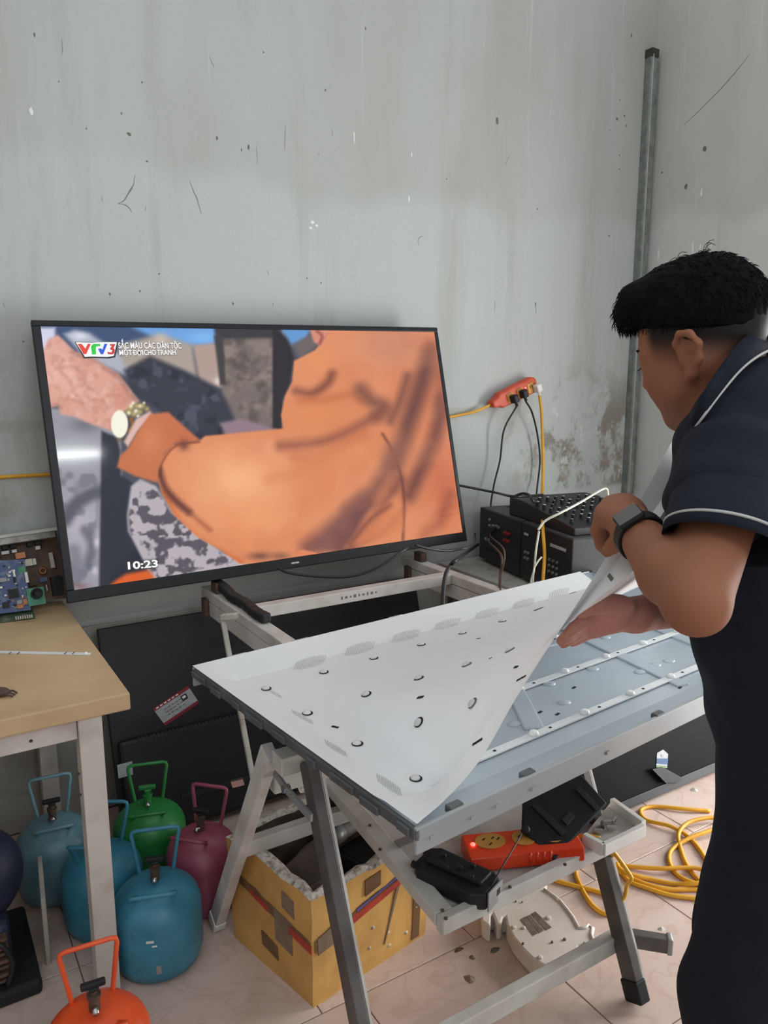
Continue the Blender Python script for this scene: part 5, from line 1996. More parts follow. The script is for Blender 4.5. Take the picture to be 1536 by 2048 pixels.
# ------------------------------------------------------------------ dark blue machine under the bench
mat('machine_blue', (34, 40, 66), (28, 32, 52), scale=12, rough=0.55)
mc = thing('vacuum_pump', 'dark blue motor driven pump with ribbed casing under the bench', 'pump', (0.03, 2.0, 0.0))
MB().bb((-0.25, 1.84, 0.0), (0.165, 2.16, 0.04)).build('base', 'black_matte', mc, bevel=0.01)
Mf = Field((-0.30, 1.80, 0.02), (0.22, 2.24, 0.42), 0.008)
Mf.cap((-0.24, 2.02, 0.26), (0.06, 2.02, 0.26), 0.10, 0.10, 0.02)
Mf.ell((0.07, 2.02, 0.25), (0.075, 0.11, 0.11), None, 0.03)
Mf.cap((-0.22, 1.97, 0.33), (0.04, 1.97, 0.32), 0.045, 0.04, 0.03)
Mf.build('casing', 'machine_blue', mc, 2)
for k in range(7):
    MB().bar((-0.24, 1.875 - 0.004 * (k % 2), 0.055 + k * 0.018), (0.10, 1.875 - 0.004 * (k % 2), 0.055 + k * 0.018), 0.03, 0.008).build('cooling_fin', 'rust_brown', mc, bevel=0.002)
MB().bb((-0.25, 1.885, 0.04), (0.11, 2.12, 0.19)).build('motor_block', 'machine_blue', mc, bevel=0.02)
MB().tube(catmull([(0.05, 1.87, 0.18), (0.09, 1.855, 0.15), (0.105, 1.85, 0.10), (0.09, 1.85, 0.05)], 6), 0.006).build('hose', 'black_cable', mc, smooth=True)
MB().tube(catmull([(-0.2, 1.90, 0.34), (-0.05, 1.89, 0.375), (0.08, 1.92, 0.36)], 6), 0.008).build('hose', 'black_cable', mc, smooth=True)
# loose boards leaning under the bench
mat('cement_board', (176, 172, 160), (150, 144, 132), scale=7, rough=0.85)
o = MB().prism([(0.20, 2.08, 0.0), (0.185, 1.93, 0.0), (0.185, 1.93, 0.19), (0.20, 2.08, 0.22)], (0.012, 0, 0)).build('scrap_board', 'cement_board', bevel=0.003)
tag(o, 'narrow grey board standing beside the dark blue pump', 'board')
o = MB().prism([(-0.55, 2.50, 0.0), (0.02, 2.50, 0.0), (0.02, 2.585, 0.60), (-0.55, 2.585, 0.60)], (0, 0.012, 0)).build('plywood_sheet', 'rust_brown', bevel=0.002)
tag(o, 'brown board leaning on the wall under the bench', 'board')

# ------------------------------------------------------------------ black television standing with its back to the room
bt = thing('spare_television', 'black television seen from the back, leaning on the wall behind the gas cylinders', 'television', (1.1, 2.40, 0.0))
bu = nrm((0, 0.20, 0.70))
bn = np.cross((1, 0, 0), bu)
RB = np.stack([np.array([1.0, 0, 0]), bu, bn], 1)
B0 = np.array([0.478, 2.335, 0.012])


def bp_(s, t, d=0.0):
    return B0 + np.array([s, 0, 0]) + bu * t + bn * d


mat('tv_back', (25, 25, 30), (21, 21, 25), scale=60, rough=0.55, bump=0.04)
mat('tv_back_rib', (36, 36, 40), (31, 31, 35), scale=60, rough=0.5)
BWd, BHt = 1.245, 0.692
MB().box(bp_(BWd / 2, BHt / 2, -0.006), (BWd, BHt, 0.024), RB).build('back_panel', 'tv_back', bt, bevel=0.004)
MB().box(bp_(BWd * 0.5, BHt * 0.24, 0.018), (BWd * 0.975, BHt * 0.46, 0.028), RB).build('electronics_cover', 'tv_back', bt, bevel=0.012)
for k in range(46):
    MB().box(bp_(0.08 + k * 0.0125, 0.318 - k * 0.0000, 0.0325), (0.006, 0.018, 0.0008), RB).build('vent_rib', 'tv_back_rib', bt)
MB().box(bp_(0.5, 0.10, 0.0335), (0.62, 0.02, 0.004), RB).build('moulded_ridge', 'tv_back_rib', bt, bevel=0.0015)
MB().box(bp_(0.78, 0.25, 0.0335), (0.10, 0.05, 0.004), RB).build('socket_recess', 'tv_back_rib', bt, bevel=0.0015)
# shop sticker and rating label
bpl = B0 + bn * 0.007


def bpt(px, py, d=0.007):
    return onpl(px, py, B0 + bn * d, bn)


stq = [(308, 1421), (378, 1375), (396, 1402), (329, 1449)]
sq = [bpt(*q) for q in stq]
mat('label_grey', (172, 176, 178), (156, 160, 162), scale=60, rough=0.7, contrast=(0.4, 0.6))
mat('label_red', (140, 30, 42), rough=0.6)
stk = MB().prism(sq, bn * 0.0008).build('shop_sticker', 'label_grey', bt)
ex_ = nrm(sq[1] - sq[0])
ey_ = nrm(sq[0] - sq[3])
W_, H_ = np.linalg.norm(sq[1] - sq[0]), np.linalg.norm(sq[0] - sq[3])
RS = np.stack([ex_, np.cross(bn, ex_), bn], 1)
c0 = sum(sq) / 4
MB().box((sq[0] + sq[1]) / 2 + bn * 0.0012 + ey_ * 0.002, (W_, 0.011, 0.001), RS).build('sticker_band', 'label_red', stk)
MB().box((sq[2] + sq[3]) / 2 + bn * 0.0012 - ey_ * 0.001, (W_, 0.010, 0.001), RS).build('sticker_band', 'label_red', stk)
tx = MB()
for k in range(6):
    tx.box((sq[0] * (0.9 - k * 0.11) + sq[1] * (0.1 + k * 0.11)) + bn * 0.002 + ey_ * 0.002, (0.009, 0.004, 0.0005), RS)
tx.build('sticker_print', 'mark_white', stk)
tx = MB()
for k in range(3):
    for i in range(5):
        tx.box(c0 + ex_ * (-0.035 + i * 0.014) + ey_ * (0.012 - k * 0.011) + bn * 0.0013, (0.009 + 0.002 * ((i + k) % 2), 0.003, 0.0005), RS)
tx.build('sticker_print', 'mark_soft', stk)
pic = MB().box(c0 + ex_ * 0.036 + ey_ * 0.010 + bn * 0.0014, (0.022, 0.020, 0.0008), RS)
pic.build('sticker_picture', 'mark_dark', stk)
MB().box(c0 + ex_ * 0.036 + ey_ * 0.012 + bn * 0.002, (0.012, 0.008, 0.0006), RS).build('sticker_print', 'mark_white', stk)
lq = [bpt(234, 1530, 0.034), (bpt(264, 1522, 0.034)), (bpt(266, 1549, 0.034)), (bpt(237, 1557, 0.034))]
MB().prism(lq, bn * 0.0008).build('rating_label', 'label_grey', bt)
MB().box(bpt(250, 1633, 0.034), (0.02, 0.012, 0.001), RB).build('rating_label', 'label_grey', bt)

# ------------------------------------------------------------------ second black set under the amplifier table, glossy screen outwards
g2 = thing('dark_television', 'switched off television with a dark glossy screen standing on the floor behind the cable coil', 'television', (2.1, 1.7, 0.0))
gu = nrm((0, 0.24, 0.66))
gn = np.cross((1, 0, 0), gu)
RG = np.stack([np.array([1.0, 0, 0]), gu, gn], 1)
G0 = np.array([1.47, 1.625, 0.012])


def gp(s, t, d=0.0):
    return G0 + np.array([s, 0, 0]) + gu * t + gn * d


GW, GH = 1.24, 0.70
MB().box(gp(GW / 2, GH / 2, -0.012), (GW, GH, 0.030), RG).build('back_cover', 'black_plastic', g2, bevel=0.004)
mat('dark_screen', (15, 16, 19), (12, 13, 15), scale=5, rough=0.5, spec=0.05)
MB().box(gp(GW / 2, GH / 2 + 0.008, 0.0045), (GW - 0.03, GH - 0.045, 0.002), RG).build('screen', 'dark_screen', g2)
for s_0, s_1, t_0, t_1 in ((0, GW, 0, 0.03), (0, GW, GH - 0.014, GH), (0, 0.014, 0.03, GH - 0.014), (GW - 0.014, GW, 0.03, GH - 0.014)):
    MB().box(gp((s_0 + s_1) / 2, (t_0 + t_1) / 2, 0.006), (s_1 - s_0, t_1 - t_0, 0.007), RG).build('bezel', 'tv_bezel', g2, bevel=0.001)
gpl = G0 + gn * 0.007


def gpt(px, py, d=0.0068):
    return onpl(px, py, G0 + gn * d, gn)


mat('label_blue', (48, 84, 130), rough=0.6)
mat('label_green', (110, 140, 80), rough=0.6)
lb = MB().prism([gpt(*q) for q in ((1314, 1506), (1326, 1499), (1336, 1508), (1334, 1536), (1312, 1534))], gn * 0.0006).build('price_label', 'label_grey', g2)
MB().prism([gpt(*q, 0.0076) for q in ((1314, 1517), (1336, 1517), (1335, 1529), (1313, 1527))], gn * 0.0006).build('label_band', 'label_blue', lb)
MB().prism([gpt(*q, 0.0076) for q in ((1313, 1531), (1334, 1532), (1333, 1536), (1312, 1535))], gn * 0.0006).build('label_band', 'label_green', lb)
text_part('label_number', '1', 'mark_dark', lb, gpt(1322, 1515, 0.0078), (1, 0, 0), gu, 0.014, depth=0.0004)
o = thing('remote_tray', 'flat black plastic tray leaning against the dark glossy screen', 'tray', gpt(1330, 1560, 0.02))
q = [gpt(*p, 0.012) for p in ((1300, 1538), (1322, 1534), (1362, 1556), (1350, 1566), (1328, 1566))]
MB().prism(q, gn * 0.01).build('tray', 'black_plastic', o, bevel=0.002)
MB().tube([q[0] + gn * 0.012, q[4] + gn * 0.012], 0.002, seg=6).build('rim', 'tv_back_rib', o)

# ------------------------------------------------------------------ amplifier table, amplifiers, mixer
at_ = thing('amplifier_table', 'plain dark table in the corner carrying the amplifiers', 'table', (2.35, 2.25, 0.0))
MB().bb((1.90, 1.92, 0.665), (2.85, 2.60, 0.697)).build('table_top', 'dirty_white', at_, bevel=0.003)
for x, y in ((1.95, 1.97), (2.8, 1.97), (1.95, 2.55), (2.8, 2.55)):
    MB().bb((x - 0.02, y - 0.02, 0), (x + 0.02, y + 0.02, 0.665)).build('leg', 'stand_dark', at_)
au = nrm((-0.203, -0.979, 0))            # along the visible rear panels, towards the viewer
av = np.array([-au[1], au[0], 0])        # to the right
RA = np.stack([-au, av, Z3], 1)
A0 = np.array([2.075, 2.545, 0.698])
mat('amp_black', (34, 35, 38), (26, 27, 30), scale=30, rough=0.5)
mat('amp_top', (74, 74, 72), (60, 60, 58), scale=12, rough=0.6)
mat('red_plastic', (150, 36, 34), rough=0.4)


def ap(a, b_, z):
    return A0 + au * a + av * b_ + Z3 * z


def amp(label, a0, a1, wdt, hgt):
    t = thing('amplifier', label, 'amplifier', ap((a0 + a1) / 2, wdt / 2, 0), 'black amplifiers in the corner')
    MB().box(ap((a0 + a1) / 2, wdt / 2, hgt / 2 + 0.006), (a1 - a0 - 0.006, wdt, hgt - 0.012), RA).build('case', 'amp_black', t, bevel=0.004)
    MB().box(ap((a0 + a1) / 2, wdt / 2, hgt - 0.001), (a1 - a0 - 0.012, wdt - 0.012, 0.004), RA).build('lid', 'amp_top', t)
    for a in (a0 + 0.03, a1 - 0.03):
        for b_ in (0.04, wdt - 0.04):
            MB().lathe([(0.012, 0), (0.012, 0.008)], ap(a, b_, 0.0), 12).build('foot', 'black_matte', t)
    return t


t = amp('black amplifier with red speaker terminals on its rear panel', 0.0, 0.345, 0.42, 0.232)
for a, z, m in ((0.235, 0.165, 'red_plastic'), (0.235, 0.135, 'red_plastic'), (0.26, 0.165, 'red_plastic'), (0.26, 0.135, 'red_plastic')):
    MB().lathe([(0.007, 0), (0.007, 0.012)], ap(a, 0.0, z), 10, -av).build('terminal', m, t)
for a, z in ((0.10, 0.17), (0.13, 0.175), (0.155, 0.178), (0.175, 0.176), (0.10, 0.195)):
    MB().lathe([(0.006, 0), (0.006, 0.008), (0.004, 0.009)], ap(a, 0.0, z), 10, -av).build('jack', 'grey_metal', t)
MB().box(ap(0.075, -0.001, 0.105), (0.04, 0.002, 0.012), RA).build('data_plate', 'label_grey', t)
MB().box(ap(0.17, -0.002, 0.06), (0.30, 0.004, 0.004), RA).build('seam', 'tv_back_rib', t)
t = amp('black amplifier with a pale data plate nearest the lifted sheet', 0.348, 0.70, 0.42, 0.232)
MB().box(ap(0.36 + 0.03, -0.001, 0.19), (0.03, 0.002, 0.009), RA).build('data_plate', 'label_grey', t)
MB().box(ap(0.61, -0.001, 0.185), (0.10, 0.002, 0.011), RA).build('data_plate', 'label_grey', t)
for i in range(3):
    for k in range(3):
        MB().lathe([(0.005, 0), (0.005, 0.006)], ap(0.56 + i * 0.025, 0.0, 0.13 - k * 0.022), 10, -av).build('jack', 'grey_metal', t)
for i in range(2):
    for k in range(2):
        MB().lathe([(0.006, 0), (0.006, 0.006)], ap(0.39 + i * 0.02, 0.0, 0.12 - k * 0.022), 10, -av).build('jack', 'grey_metal', t)
mx = thing('mixing_console', 'black audio mixing console with rows of knobs on top of the amplifiers', 'mixer', ap(0.45, 0.23, 0.234))
ma, mb2 = 0.20, 0.66
zt0, zt1 = 0.305, 0.262
pr_ = [ap(ma, 0.03, 0.2335), ap(ma, 0.03, zt0), ap(ma + 0.10, 0.03, zt0), ap(mb2, 0.03, zt1), ap(mb2, 0.03, 0.2335)]
MB().prism(pr_, av * 0.36).build('housing', 'amp_black', mx, bevel=0.004)
kn_ = []
mat('knob_white', (214, 214, 212), rough=0.4)
for r in range(7):
    for c_ in range(9):
        if (r * 7 + c_ * 3) % 5 == 0:
            continue
        a = ma + 0.13 + r * 0.046
        z = zt0 + (zt1 - zt0) * (a - ma - 0.10) / (mb2 - ma - 0.10)
        p = ap(a, 0.055 + c_ * 0.036, z)
        MB().lathe([(0.0075, 0), (0.0065, 0.016)], p, 8).build('knob', 'black_plastic', mx)
        MB().lathe([(0.0055, 0.016), (0.0055, 0.0175)], p, 8).build('knob_cap', 'knob_white' if (r + c_) % 3 else 'grey_metal', mx)

# ------------------------------------------------------------------ orange power strip hung on the wall
pa, pb = ony(980, 810, 2.585), ony(1068, 766, 2.585)
pe = nrm(pb - pa)
pn_ = np.array([0, -1.0, 0])
pu = np.cross(pn_, pe) * -1
if pu[2] < 0:
    pu = -pu
RPs = np.stack([pe, pu, pn_], 1)
ps = thing('wall_power_strip', 'orange power strip with plugs hanging on the wall above the amplifiers', 'power strip', (pa + pb) / 2)
plen = np.linalg.norm(pb - pa)
c = pa * 0.5 + pb * 0.5
outl = []
for x, h_ in [(-0.5, 0.012), (-0.44, 0.018), (-0.36, 0.022), (-0.3, 0.034), (0.42, 0.036), (0.47, 0.030), (0.5, 0.018)]:
    outl.append((x * plen, h_))
poly_ = [c + pe * x + pu * h_ for x, h_ in outl] + [c + pe * x - pu * h_ for x, h_ in reversed(outl)]
MB().prism([p - pn_ * 0.02 for p in poly_], pn_ * 0.042).build('casing', 'orange_dull', ps, bevel=0.008)
for x in (-0.12, 0.10, 0.34):
    MB().box(c + pe * x * plen - pu * 0.006 + pn_ * 0.0225, (0.036, 0.044, 0.003), RPs).build('socket', 'socket_tan', ps, bevel=0.003)
    MB().box(c + pe * (x * plen - 0.006) + pn_ * 0.0242, (0.003, 0.01, 0.001), RPs).box(c + pe * (x * plen + 0.006) + pn_ * 0.0242, (0.003, 0.01, 0.001), RPs).build('socket_slot', 'dark_hole', ps)
mled, nt, b = new_mat('indicator_red')
b.inputs['Emission Color'].default_value = (1, 0.05, 0.02, 1)
b.inputs['Emission Strength'].default_value = 3
MB().ell(c + pe * 0.22 * plen + pu * 0.006 + pn_ * 0.024, (0.004, 0.004, 0.003), seg=10, rg=6).build('indicator_light', mled, ps)


def plug(label, m, p, cabm, path, r=0.0035):
    t = thing('power_plug', label, 'plug', p, 'plugs in the wall power strip')
    MB().box(p, (0.028, 0.036, 0.032), RPs).build('body', m, t, bevel=0.006)
    MB().bar(p - pu * 0.014, p - pu * 0.034 + pn_ * 0.004, 0.012, 0.012).build('strain_relief', m, t, bevel=0.003)
    return t


p1 = c - pe * 0.10 * plen - pu * 0.012 + pn_ * 0.040
p2 = c + pe * 0.11 * plen - pu * 0.010 + pn_ * 0.040
p3 = c + pe * 0.42 * plen - pu * 0.016 + pn_ * 0.040
plug('black plug in the left socket of the wall power strip', 'black_plastic', p1, None, None)
plug('black plug in the middle socket of the wall power strip', 'black_plastic', p2, None, None)
plug('white plug in the right socket of the wall power strip', 'white_plastic', p3, None, None)


def cable(name, label, pts, r, m, n=8, seg=8):
    o = MB().tube(catmull(pts, n), r, seg=seg).build(name, m, smooth=True)
    return tag(o, label, 'cable')


cable('power_cable', 'black cable hanging from the left plug down to the amplifiers', [p1 - pu * 0.034, ony(1008, 860, 2.56), ony(1000, 920, 2.57), ony(987, 975, 2.57), ony(984, 1022, 2.54), ap(0.06, 0.12, 0.238)], 0.0042, 'black_cable')
cable('power_cable', 'black cable hanging from the middle plug behind the yellow cable', [p2 - pu * 0.034, ony(1064, 825, 2.56), ony(1075, 870, 2.58), ony(1080, 920, 2.585), ony(1075, 970, 2.585), ony(1071, 1005, 2.56)], 0.0042, 'black_cable')
cable('power_cable', 'yellow cable dropping from the white plug in front of the amplifiers', [p3 - pu * 0.034, ony(1083, 830, 2.52), ony(1086, 930, 2.42), ony(1084, 1010, 2.28), atd(1086, 1060, 2.78), atd(1089, 1110, 2.72), atd(1086, 1160, 2.69), atd(1085, 1215, 2.67)], 0.0062, 'yellow_cable')
cable('wall_cable', 'yellow cable running along the wall behind the television to the orange strip', [ony(-150, 962, 2.612), ony(40, 952, 2.612), ony(300, 935, 2.612), ony(600, 890, 2.612), ony(820, 850, 2.612), ony(905, 833, 2.608), ony(950, 823, 2.60), pa + pe * 0.004], 0.0058, 'yellow_cable')
cable('audio_cable', 'white audio cable arching over the mixing console', [atd(1076, 1060, 2.66), atd(1090, 1042, 2.66), atd(1120, 1026, 2.65), atd(1160, 1005, 2.7), atd(1200, 981, 2.75), atd(1213, 978, 2.76), atd(1216, 992, 2.76), atd(1216, 1012, 2.76)], 0.0042, 'white_cable')
cable('audio_cable', 'white audio cable hanging down the rear of the amplifiers', [atd(1078, 1062, 2.66), atd(1072, 1100, 2.66), atd(1068, 1140, 2.66), atd(1062, 1165, 2.65), atd(1060, 1205, 2.64)], 0.0038, 'white_cable')
cable('audio_cable', 'thin cream cable looping from the amplifier jacks behind the yellow cable', [atd(1083, 1114, 2.66), atd(1074, 1126, 2.65), atd(1067, 1145, 2.64), atd(1065, 1200, 2.63)], 0.003, 'white_cable')
cable('speaker_wire', 'brown speaker wire hanging below the red terminals', [ap(0.13, -0.012, 0.17), ap(0.13, -0.03, 0.12), atd(1002, 1110, 2.62), atd(1000, 1150, 2.58), atd(998, 1190, 2.52)], 0.004, 'rust_brown')
cable('speaker_wire', 'thin brown wire beside the thicker speaker wire', [ap(0.165, -0.012, 0.178), ap(0.155, -0.03, 0.14), atd(1008, 1100, 2.60), atd(1003, 1150, 2.56), atd(1000, 1190, 2.5)], 0.003, 'rust_brown')
cable('signal_cable', 'black cable running from the lit television to the mixing console', [ony(900, 968, 2.52), ony(930, 973, 2.5), ony(990, 985, 2.45), atd(1030, 993, 2.85), ap(0.24, 0.16, 0.312)], 0.005, 'black_cable')
cable('signal_cable', 'black cable curling on top of the mixing console', [atd(1030, 992, 2.86), atd(1045, 987, 2.84), atd(1058, 990, 2.80), atd(1066, 1002, 2.74), ap(0.36, 0.06, 0.305)], 0.005, 'black_cable')
cable('power_cable', 'black cable sagging below the bottom edge of the lit television', [atd(556, 1136, 2.25), atd(580, 1146, 2.24), atd(640, 1153, 2.26), atd(705, 1152, 2.28), atd(760, 1132, 2.30), atd(800, 1105, 2.33), atd(815, 1096, 2.36)], 0.0045, 'black_cable')
cable('power_cable', 'black cable passing from the television corner to the amplifiers', [atd(830, 1090, 2.38), atd(862, 1098, 2.42), atd(900, 1101, 2.5), atd(945, 1090, 2.62), ap(0.02, -0.03, 0.12)], 0.0045, 'black_cable')
cable('power_cable', 'thick black cable bending down behind the right rail of the stand', [ap(0.05, -0.03, 0.08), atd(920, 1114, 2.5), atd(900, 1132, 2.42), atd(890, 1155, 2.38), atd(886, 1200, 2.34), atd(886, 1260, 2.3), atd(890, 1330, 2.28)], 0.0065, 'black_cable')
# ------------------------------------------------------------------ taped foam box
mat('foam_yellow', (208, 162, 90), (178, 134, 74), scale=7, rough=0.55, contrast=(0.35, 0.75), bump=0.15, bscale=25)
mat('foam_white', (214, 208, 198), (150, 138, 126), scale=70, rough=0.9, bump=0.8, bscale=90, contrast=(0.45, 0.65))
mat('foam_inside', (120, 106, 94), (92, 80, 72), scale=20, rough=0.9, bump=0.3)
mat('tape_red', (180, 60, 44), (150, 50, 40), scale=30, rough=0.5)
mat('tape_grey', (132, 112, 92), (112, 94, 78), scale=20, rough=0.5)
mat('tape_brown', (118, 88, 56), (96, 70, 46), scale=20, rough=0.45)
mat('tape_blue', (92, 84, 140), rough=0.5)
fb = thing('foam_box', 'yellow taped polystyrene foam box with a crumbling white rim full of scrap', 'box', (0.86, 1.63, 0.0))
b0 = np.array([0.707, 1.449, 0])
bL = np.array([0.633, 1.773, 0])
bR = np.array([1.075, 1.511, 0])
bD = bL + bR - b0
cen = (b0 + bD) / 2
HB = 0.292


def fl_(p, z, k=0.0):
    """corner lifted to z; sides flare slightly outwards"""
    g = 1 + 0.05 * z / HB
    q = cen + (p - cen) * g
    d = nrm(cen - q)
    q = q + d * k
    q[2] = z
    return q


cor = [b0, bR, bD, bL]
NSEG = 10
side_pts = []
for i in range(4):
    a, b_ = cor[i], cor[(i + 1) % 4]
    for k in range(NSEG):
        side_pts.append(a + (b_ - a) * k / NSEG)
n = len(side_pts)
rim_z = [HB + rng.normal(0, 0.004) + (0.012 if i // NSEG in (2, 3) else -0.006 if i // NSEG == 1 else 0) for i in range(n)]
rows_ = []
for z, k, jit in [(0.0, 0.0, 0), (0.02, 0.0, 0.001), (0.10, 0, 0.001), (0.18, 0, 0.0015), (0.24, 0, 0.002)]:
    rows_.append([fl_(p, z, k) + rng.normal(0, jit, 3) * np.array([1, 1, 0]) for p in side_pts])
rows_.append([fl_(p, rz_, 0) for p, rz_ in zip(side_pts, rim_z)])
vv = [p for r in rows_ for p in r]
ff = []
for i in range(len(rows_) - 1):
    for k in range(n):
        k2 = (k + 1) % n
        ff.append((i * n + k, i * n + k2, (i + 1) * n + k2, (i + 1) * n + k))
ff.append(tuple(range(n))[::-1])
MB().add(vv, ff).build('box_wall', 'foam_yellow', fb)
ro = [fl_(p, rz_, -0.001) for p, rz_ in zip(side_pts, rim_z)]
ri = [fl_(p, rz_ + rng.normal(0, 0.003), 0.034) for p, rz_ in zip(side_pts, rim_z)]
rm = [(a + b_) / 2 + Z3 * (0.004 + abs(rng.normal(0, 0.003))) for a, b_ in zip(ro, ri)]
vv = ro + rm + ri
ff = []
for i in range(2):
    for k in range(n):
        k2 = (k + 1) % n
        ff.append((i * n + k, i * n + k2, (i + 1) * n + k2, (i + 1) * n + k))
MB().add(vv, ff).build('crumbled_rim', 'foam_white', fb)
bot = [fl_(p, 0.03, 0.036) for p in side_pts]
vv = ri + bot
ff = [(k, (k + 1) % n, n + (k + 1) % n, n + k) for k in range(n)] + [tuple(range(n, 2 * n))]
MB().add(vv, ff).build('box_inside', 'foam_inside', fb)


def tape(p, q, f0, f1, z0, z1, m, name='tape', off=0.0014):
    """strip on the side from corner p to q between fractions f0..f1; z0/z1 at both ends"""
    o_ = nrm(np.cross(q - p, Z3))
    if o_ @ (cen - p) > 0:
        o_ = -o_
    a, b_ = p + (q - p) * f0, p + (q - p) * f1
    P = [fl_(a, z0[0]), fl_(b_, z1[0]), fl_(b_, z1[1]), fl_(a, z0[1])]
    return MB().prism([x + o_ * 0.0005 for x in P], o_ * off).build(name, m, fb)


tape(b0, bR, 0.02, 0.92, (0.150, 0.180), (0.215, 0.235), 'tape_brown', off=0.0016)
tape(b0, bR, 0.30, 0.80, (0.168, 0.190), (0.208, 0.226), 'tape_red', off=0.0024)
tape(b0, bR, 0.35, 0.70, (0.196, 0.204), (0.226, 0.232), 'tape_blue', off=0.0024)
tape(b0, bR, 0.04, 0.30, (0.140, 0.185), (0.155, 0.215), 'tape_grey', off=0.003)
tape(b0, bR, 0.60, 0.72, (0.05, 0.06), (0.20, 0.24), 'tape_grey', off=0.002)
tape(b0, bR, 0.86, 0.93, (0.01, 0.20), (0.01, 0.20), 'tape_brown', off=0.002)
tape(b0, bR, 0.42, 0.55, (0.225, 0.270), (0.235, 0.275), 'tape_brown', off=0.002)
tape(b0, bL, 0.02, 0.85, (0.150, 0.180), (0.190, 0.215), 'tape_brown', off=0.0016)
tape(b0, bL, 0.0, 0.25, (0.150, 0.172), (0.160, 0.182), 'tape_red', off=0.0024)
tape(b0, bL, 0.50, 0.72, (0.172, 0.190), (0.185, 0.200), 'tape_red', off=0.0024)
tape(b0, bL, 0.22, 0.42, (0.10, 0.19), (0.11, 0.20), 'tape_grey', off=0.0020)
tape(b0, bL, 0.18, 0.32, (0.21, 0.26), (0.22, 0.265), 'tape_grey', off=0.0020)
tape(b0, bL, 0.40, 0.60, (0.05, 0.09), (0.06, 0.10), 'tape_brown', off=0.0018)
for i in range(9):
    f = rng.uniform(0.2, 0.95)
    p = fl_(b0 + (bR - b0) * f, rng.uniform(0.02, 0.13))
    MB().ell(p, (0.006, 0.003, 0.005), seg=8, rg=5).build('foam_chip', 'foam_white', fb)
# contents
mat('sack_cloth', (122, 108, 100), (96, 84, 78), scale=16, rough=0.9, bump=0.5, bscale=14)
Bf = Field((0.62, 1.50, 0.03), (1.0, 1.82, 0.33), 0.008)
for p, r in [((0.80, 1.66, 0.13), (0.11, 0.08, 0.11)), ((0.86, 1.70, 0.15), (0.09, 0.06, 0.10)), ((0.75, 1.62, 0.10), (0.05, 0.06, 0.09)), ((0.90, 1.66, 0.12), (0.06, 0.06, 0.10))]:
    Bf.ell(np.array(p), r, None, 0.02)
o, _ = Bf.build('plastic_sack', 'sack_cloth', None, 2)
tag(o, 'crumpled grey brown sack stuffed in the foam box', 'bag')
cable('scrap_wire', 'thin brown wire curving over the sack in the foam box', [atd(528, 1730, 1.95), atd(524, 1700, 1.98), atd(545, 1668, 2.02), atd(585, 1652, 2.05), atd(620, 1665, 2.02), atd(640, 1690, 1.98)], 0.003, 'rust_brown')
RB1 = rz(0.25)
o = thing('adapter_box', 'grey brown plastic adapter lying in the front corner of the foam box', 'adapter', (0.775, 1.52, 0.10))
MB().box((0.775, 1.535, 0.165), (0.10, 0.085, 0.13), RB1).build('case', 'foam_inside', o, bevel=0.006)
MB().box((0.785, 1.53, 0.2315), (0.10, 0.03, 0.004), RB1).build('top_plate', 'tape_grey', o, bevel=0.001)
MB().box((0.812, 1.51, 0.234), (0.02, 0.02, 0.01), RB1).build('lug', 'dirty_white', o, bevel=0.002)
o = thing('black_case', 'black flat electronic case in the right side of the foam box', 'case', (0.95, 1.60, 0.08))
MB().box((0.945, 1.60, 0.165), (0.11, 0.13, 0.16), RB1).build('shell', 'black_plastic', o, bevel=0.006)
MB().box((0.945, 1.60, 0.2465), (0.09, 0.11, 0.003), RB1).build('lid', 'black_matte', o, bevel=0.001)
o = thing('metal_sleeve', 'grey metal tube lying across the top of the foam box', 'tube', (0.98, 1.66, 0.27))
MB().tube([(0.88, 1.66, 0.275), (1.04, 1.70, 0.285)], 0.022, seg=18).build('tube', 'dirty_white', o, smooth=True)
MB().tube([(0.865, 1.656, 0.274), (0.905, 1.666, 0.2765)], 0.0245, seg=18).build('collar', 'grey_metal', o, smooth=True)
# crumpled white plastic hanging under the stand
o = thing('plastic_cover', 'dirty cream plastic cover hanging between the stand legs', 'cover', (0.83, 1.62, 0.40))
q = [onz(573, 1540, 0.56), onz(612, 1530, 0.56), atd(618, 1580, 1.86), atd(606, 1588, 1.86)]
MB().prism([atd(574, 1538, 1.86), atd(604, 1526, 1.88), atd(622, 1585, 1.86), atd(600, 1588, 1.84)], FW * 0.02).build('shell', 'foam_white', o, bevel=0.004)
MB().bar(atd(578, 1545, 1.85), atd(612, 1534, 1.85), 0.012, 0.01).build('rim', 'dirty_white', o)

# ------------------------------------------------------------------ things on the lower shelf
ZSH = 0.398
# orange power strip
a, b_ = onz(948, 1700, 0.425), onz(1088, 1686, 0.425)
e = nrm((b_ - a) * np.array([1, 1, 0]))
s_ = np.array([-e[1], e[0], 0])
RO = np.stack([e, s_, Z3], 1)
Lo = 0.27
c = a + e * (Lo / 2 - 0.02)
c[2] = ZSH
o = thing('shelf_power_strip', 'bright orange power strip with tan sockets lying on the lower shelf', 'power strip', c)
prof = [(-0.042, 0.0), (-0.046, 0.006), (-0.040, 0.034), (0.034, 0.044), (0.044, 0.038), (0.047, 0.006), (0.043, 0.0)]
P = [c + s_ * y + Z3 * z - e * Lo / 2 for y, z in prof]
MB().prism(P, e * Lo).build('casing', 'orange_plastic', o, bevel=0.007)
tn_ = nrm(np.cross(e, nrm(s_ * 0.074 + Z3 * 0.010)))
ts_ = np.cross(tn_, e)
ctop = c + s_ * 0.0 + Z3 * 0.0395
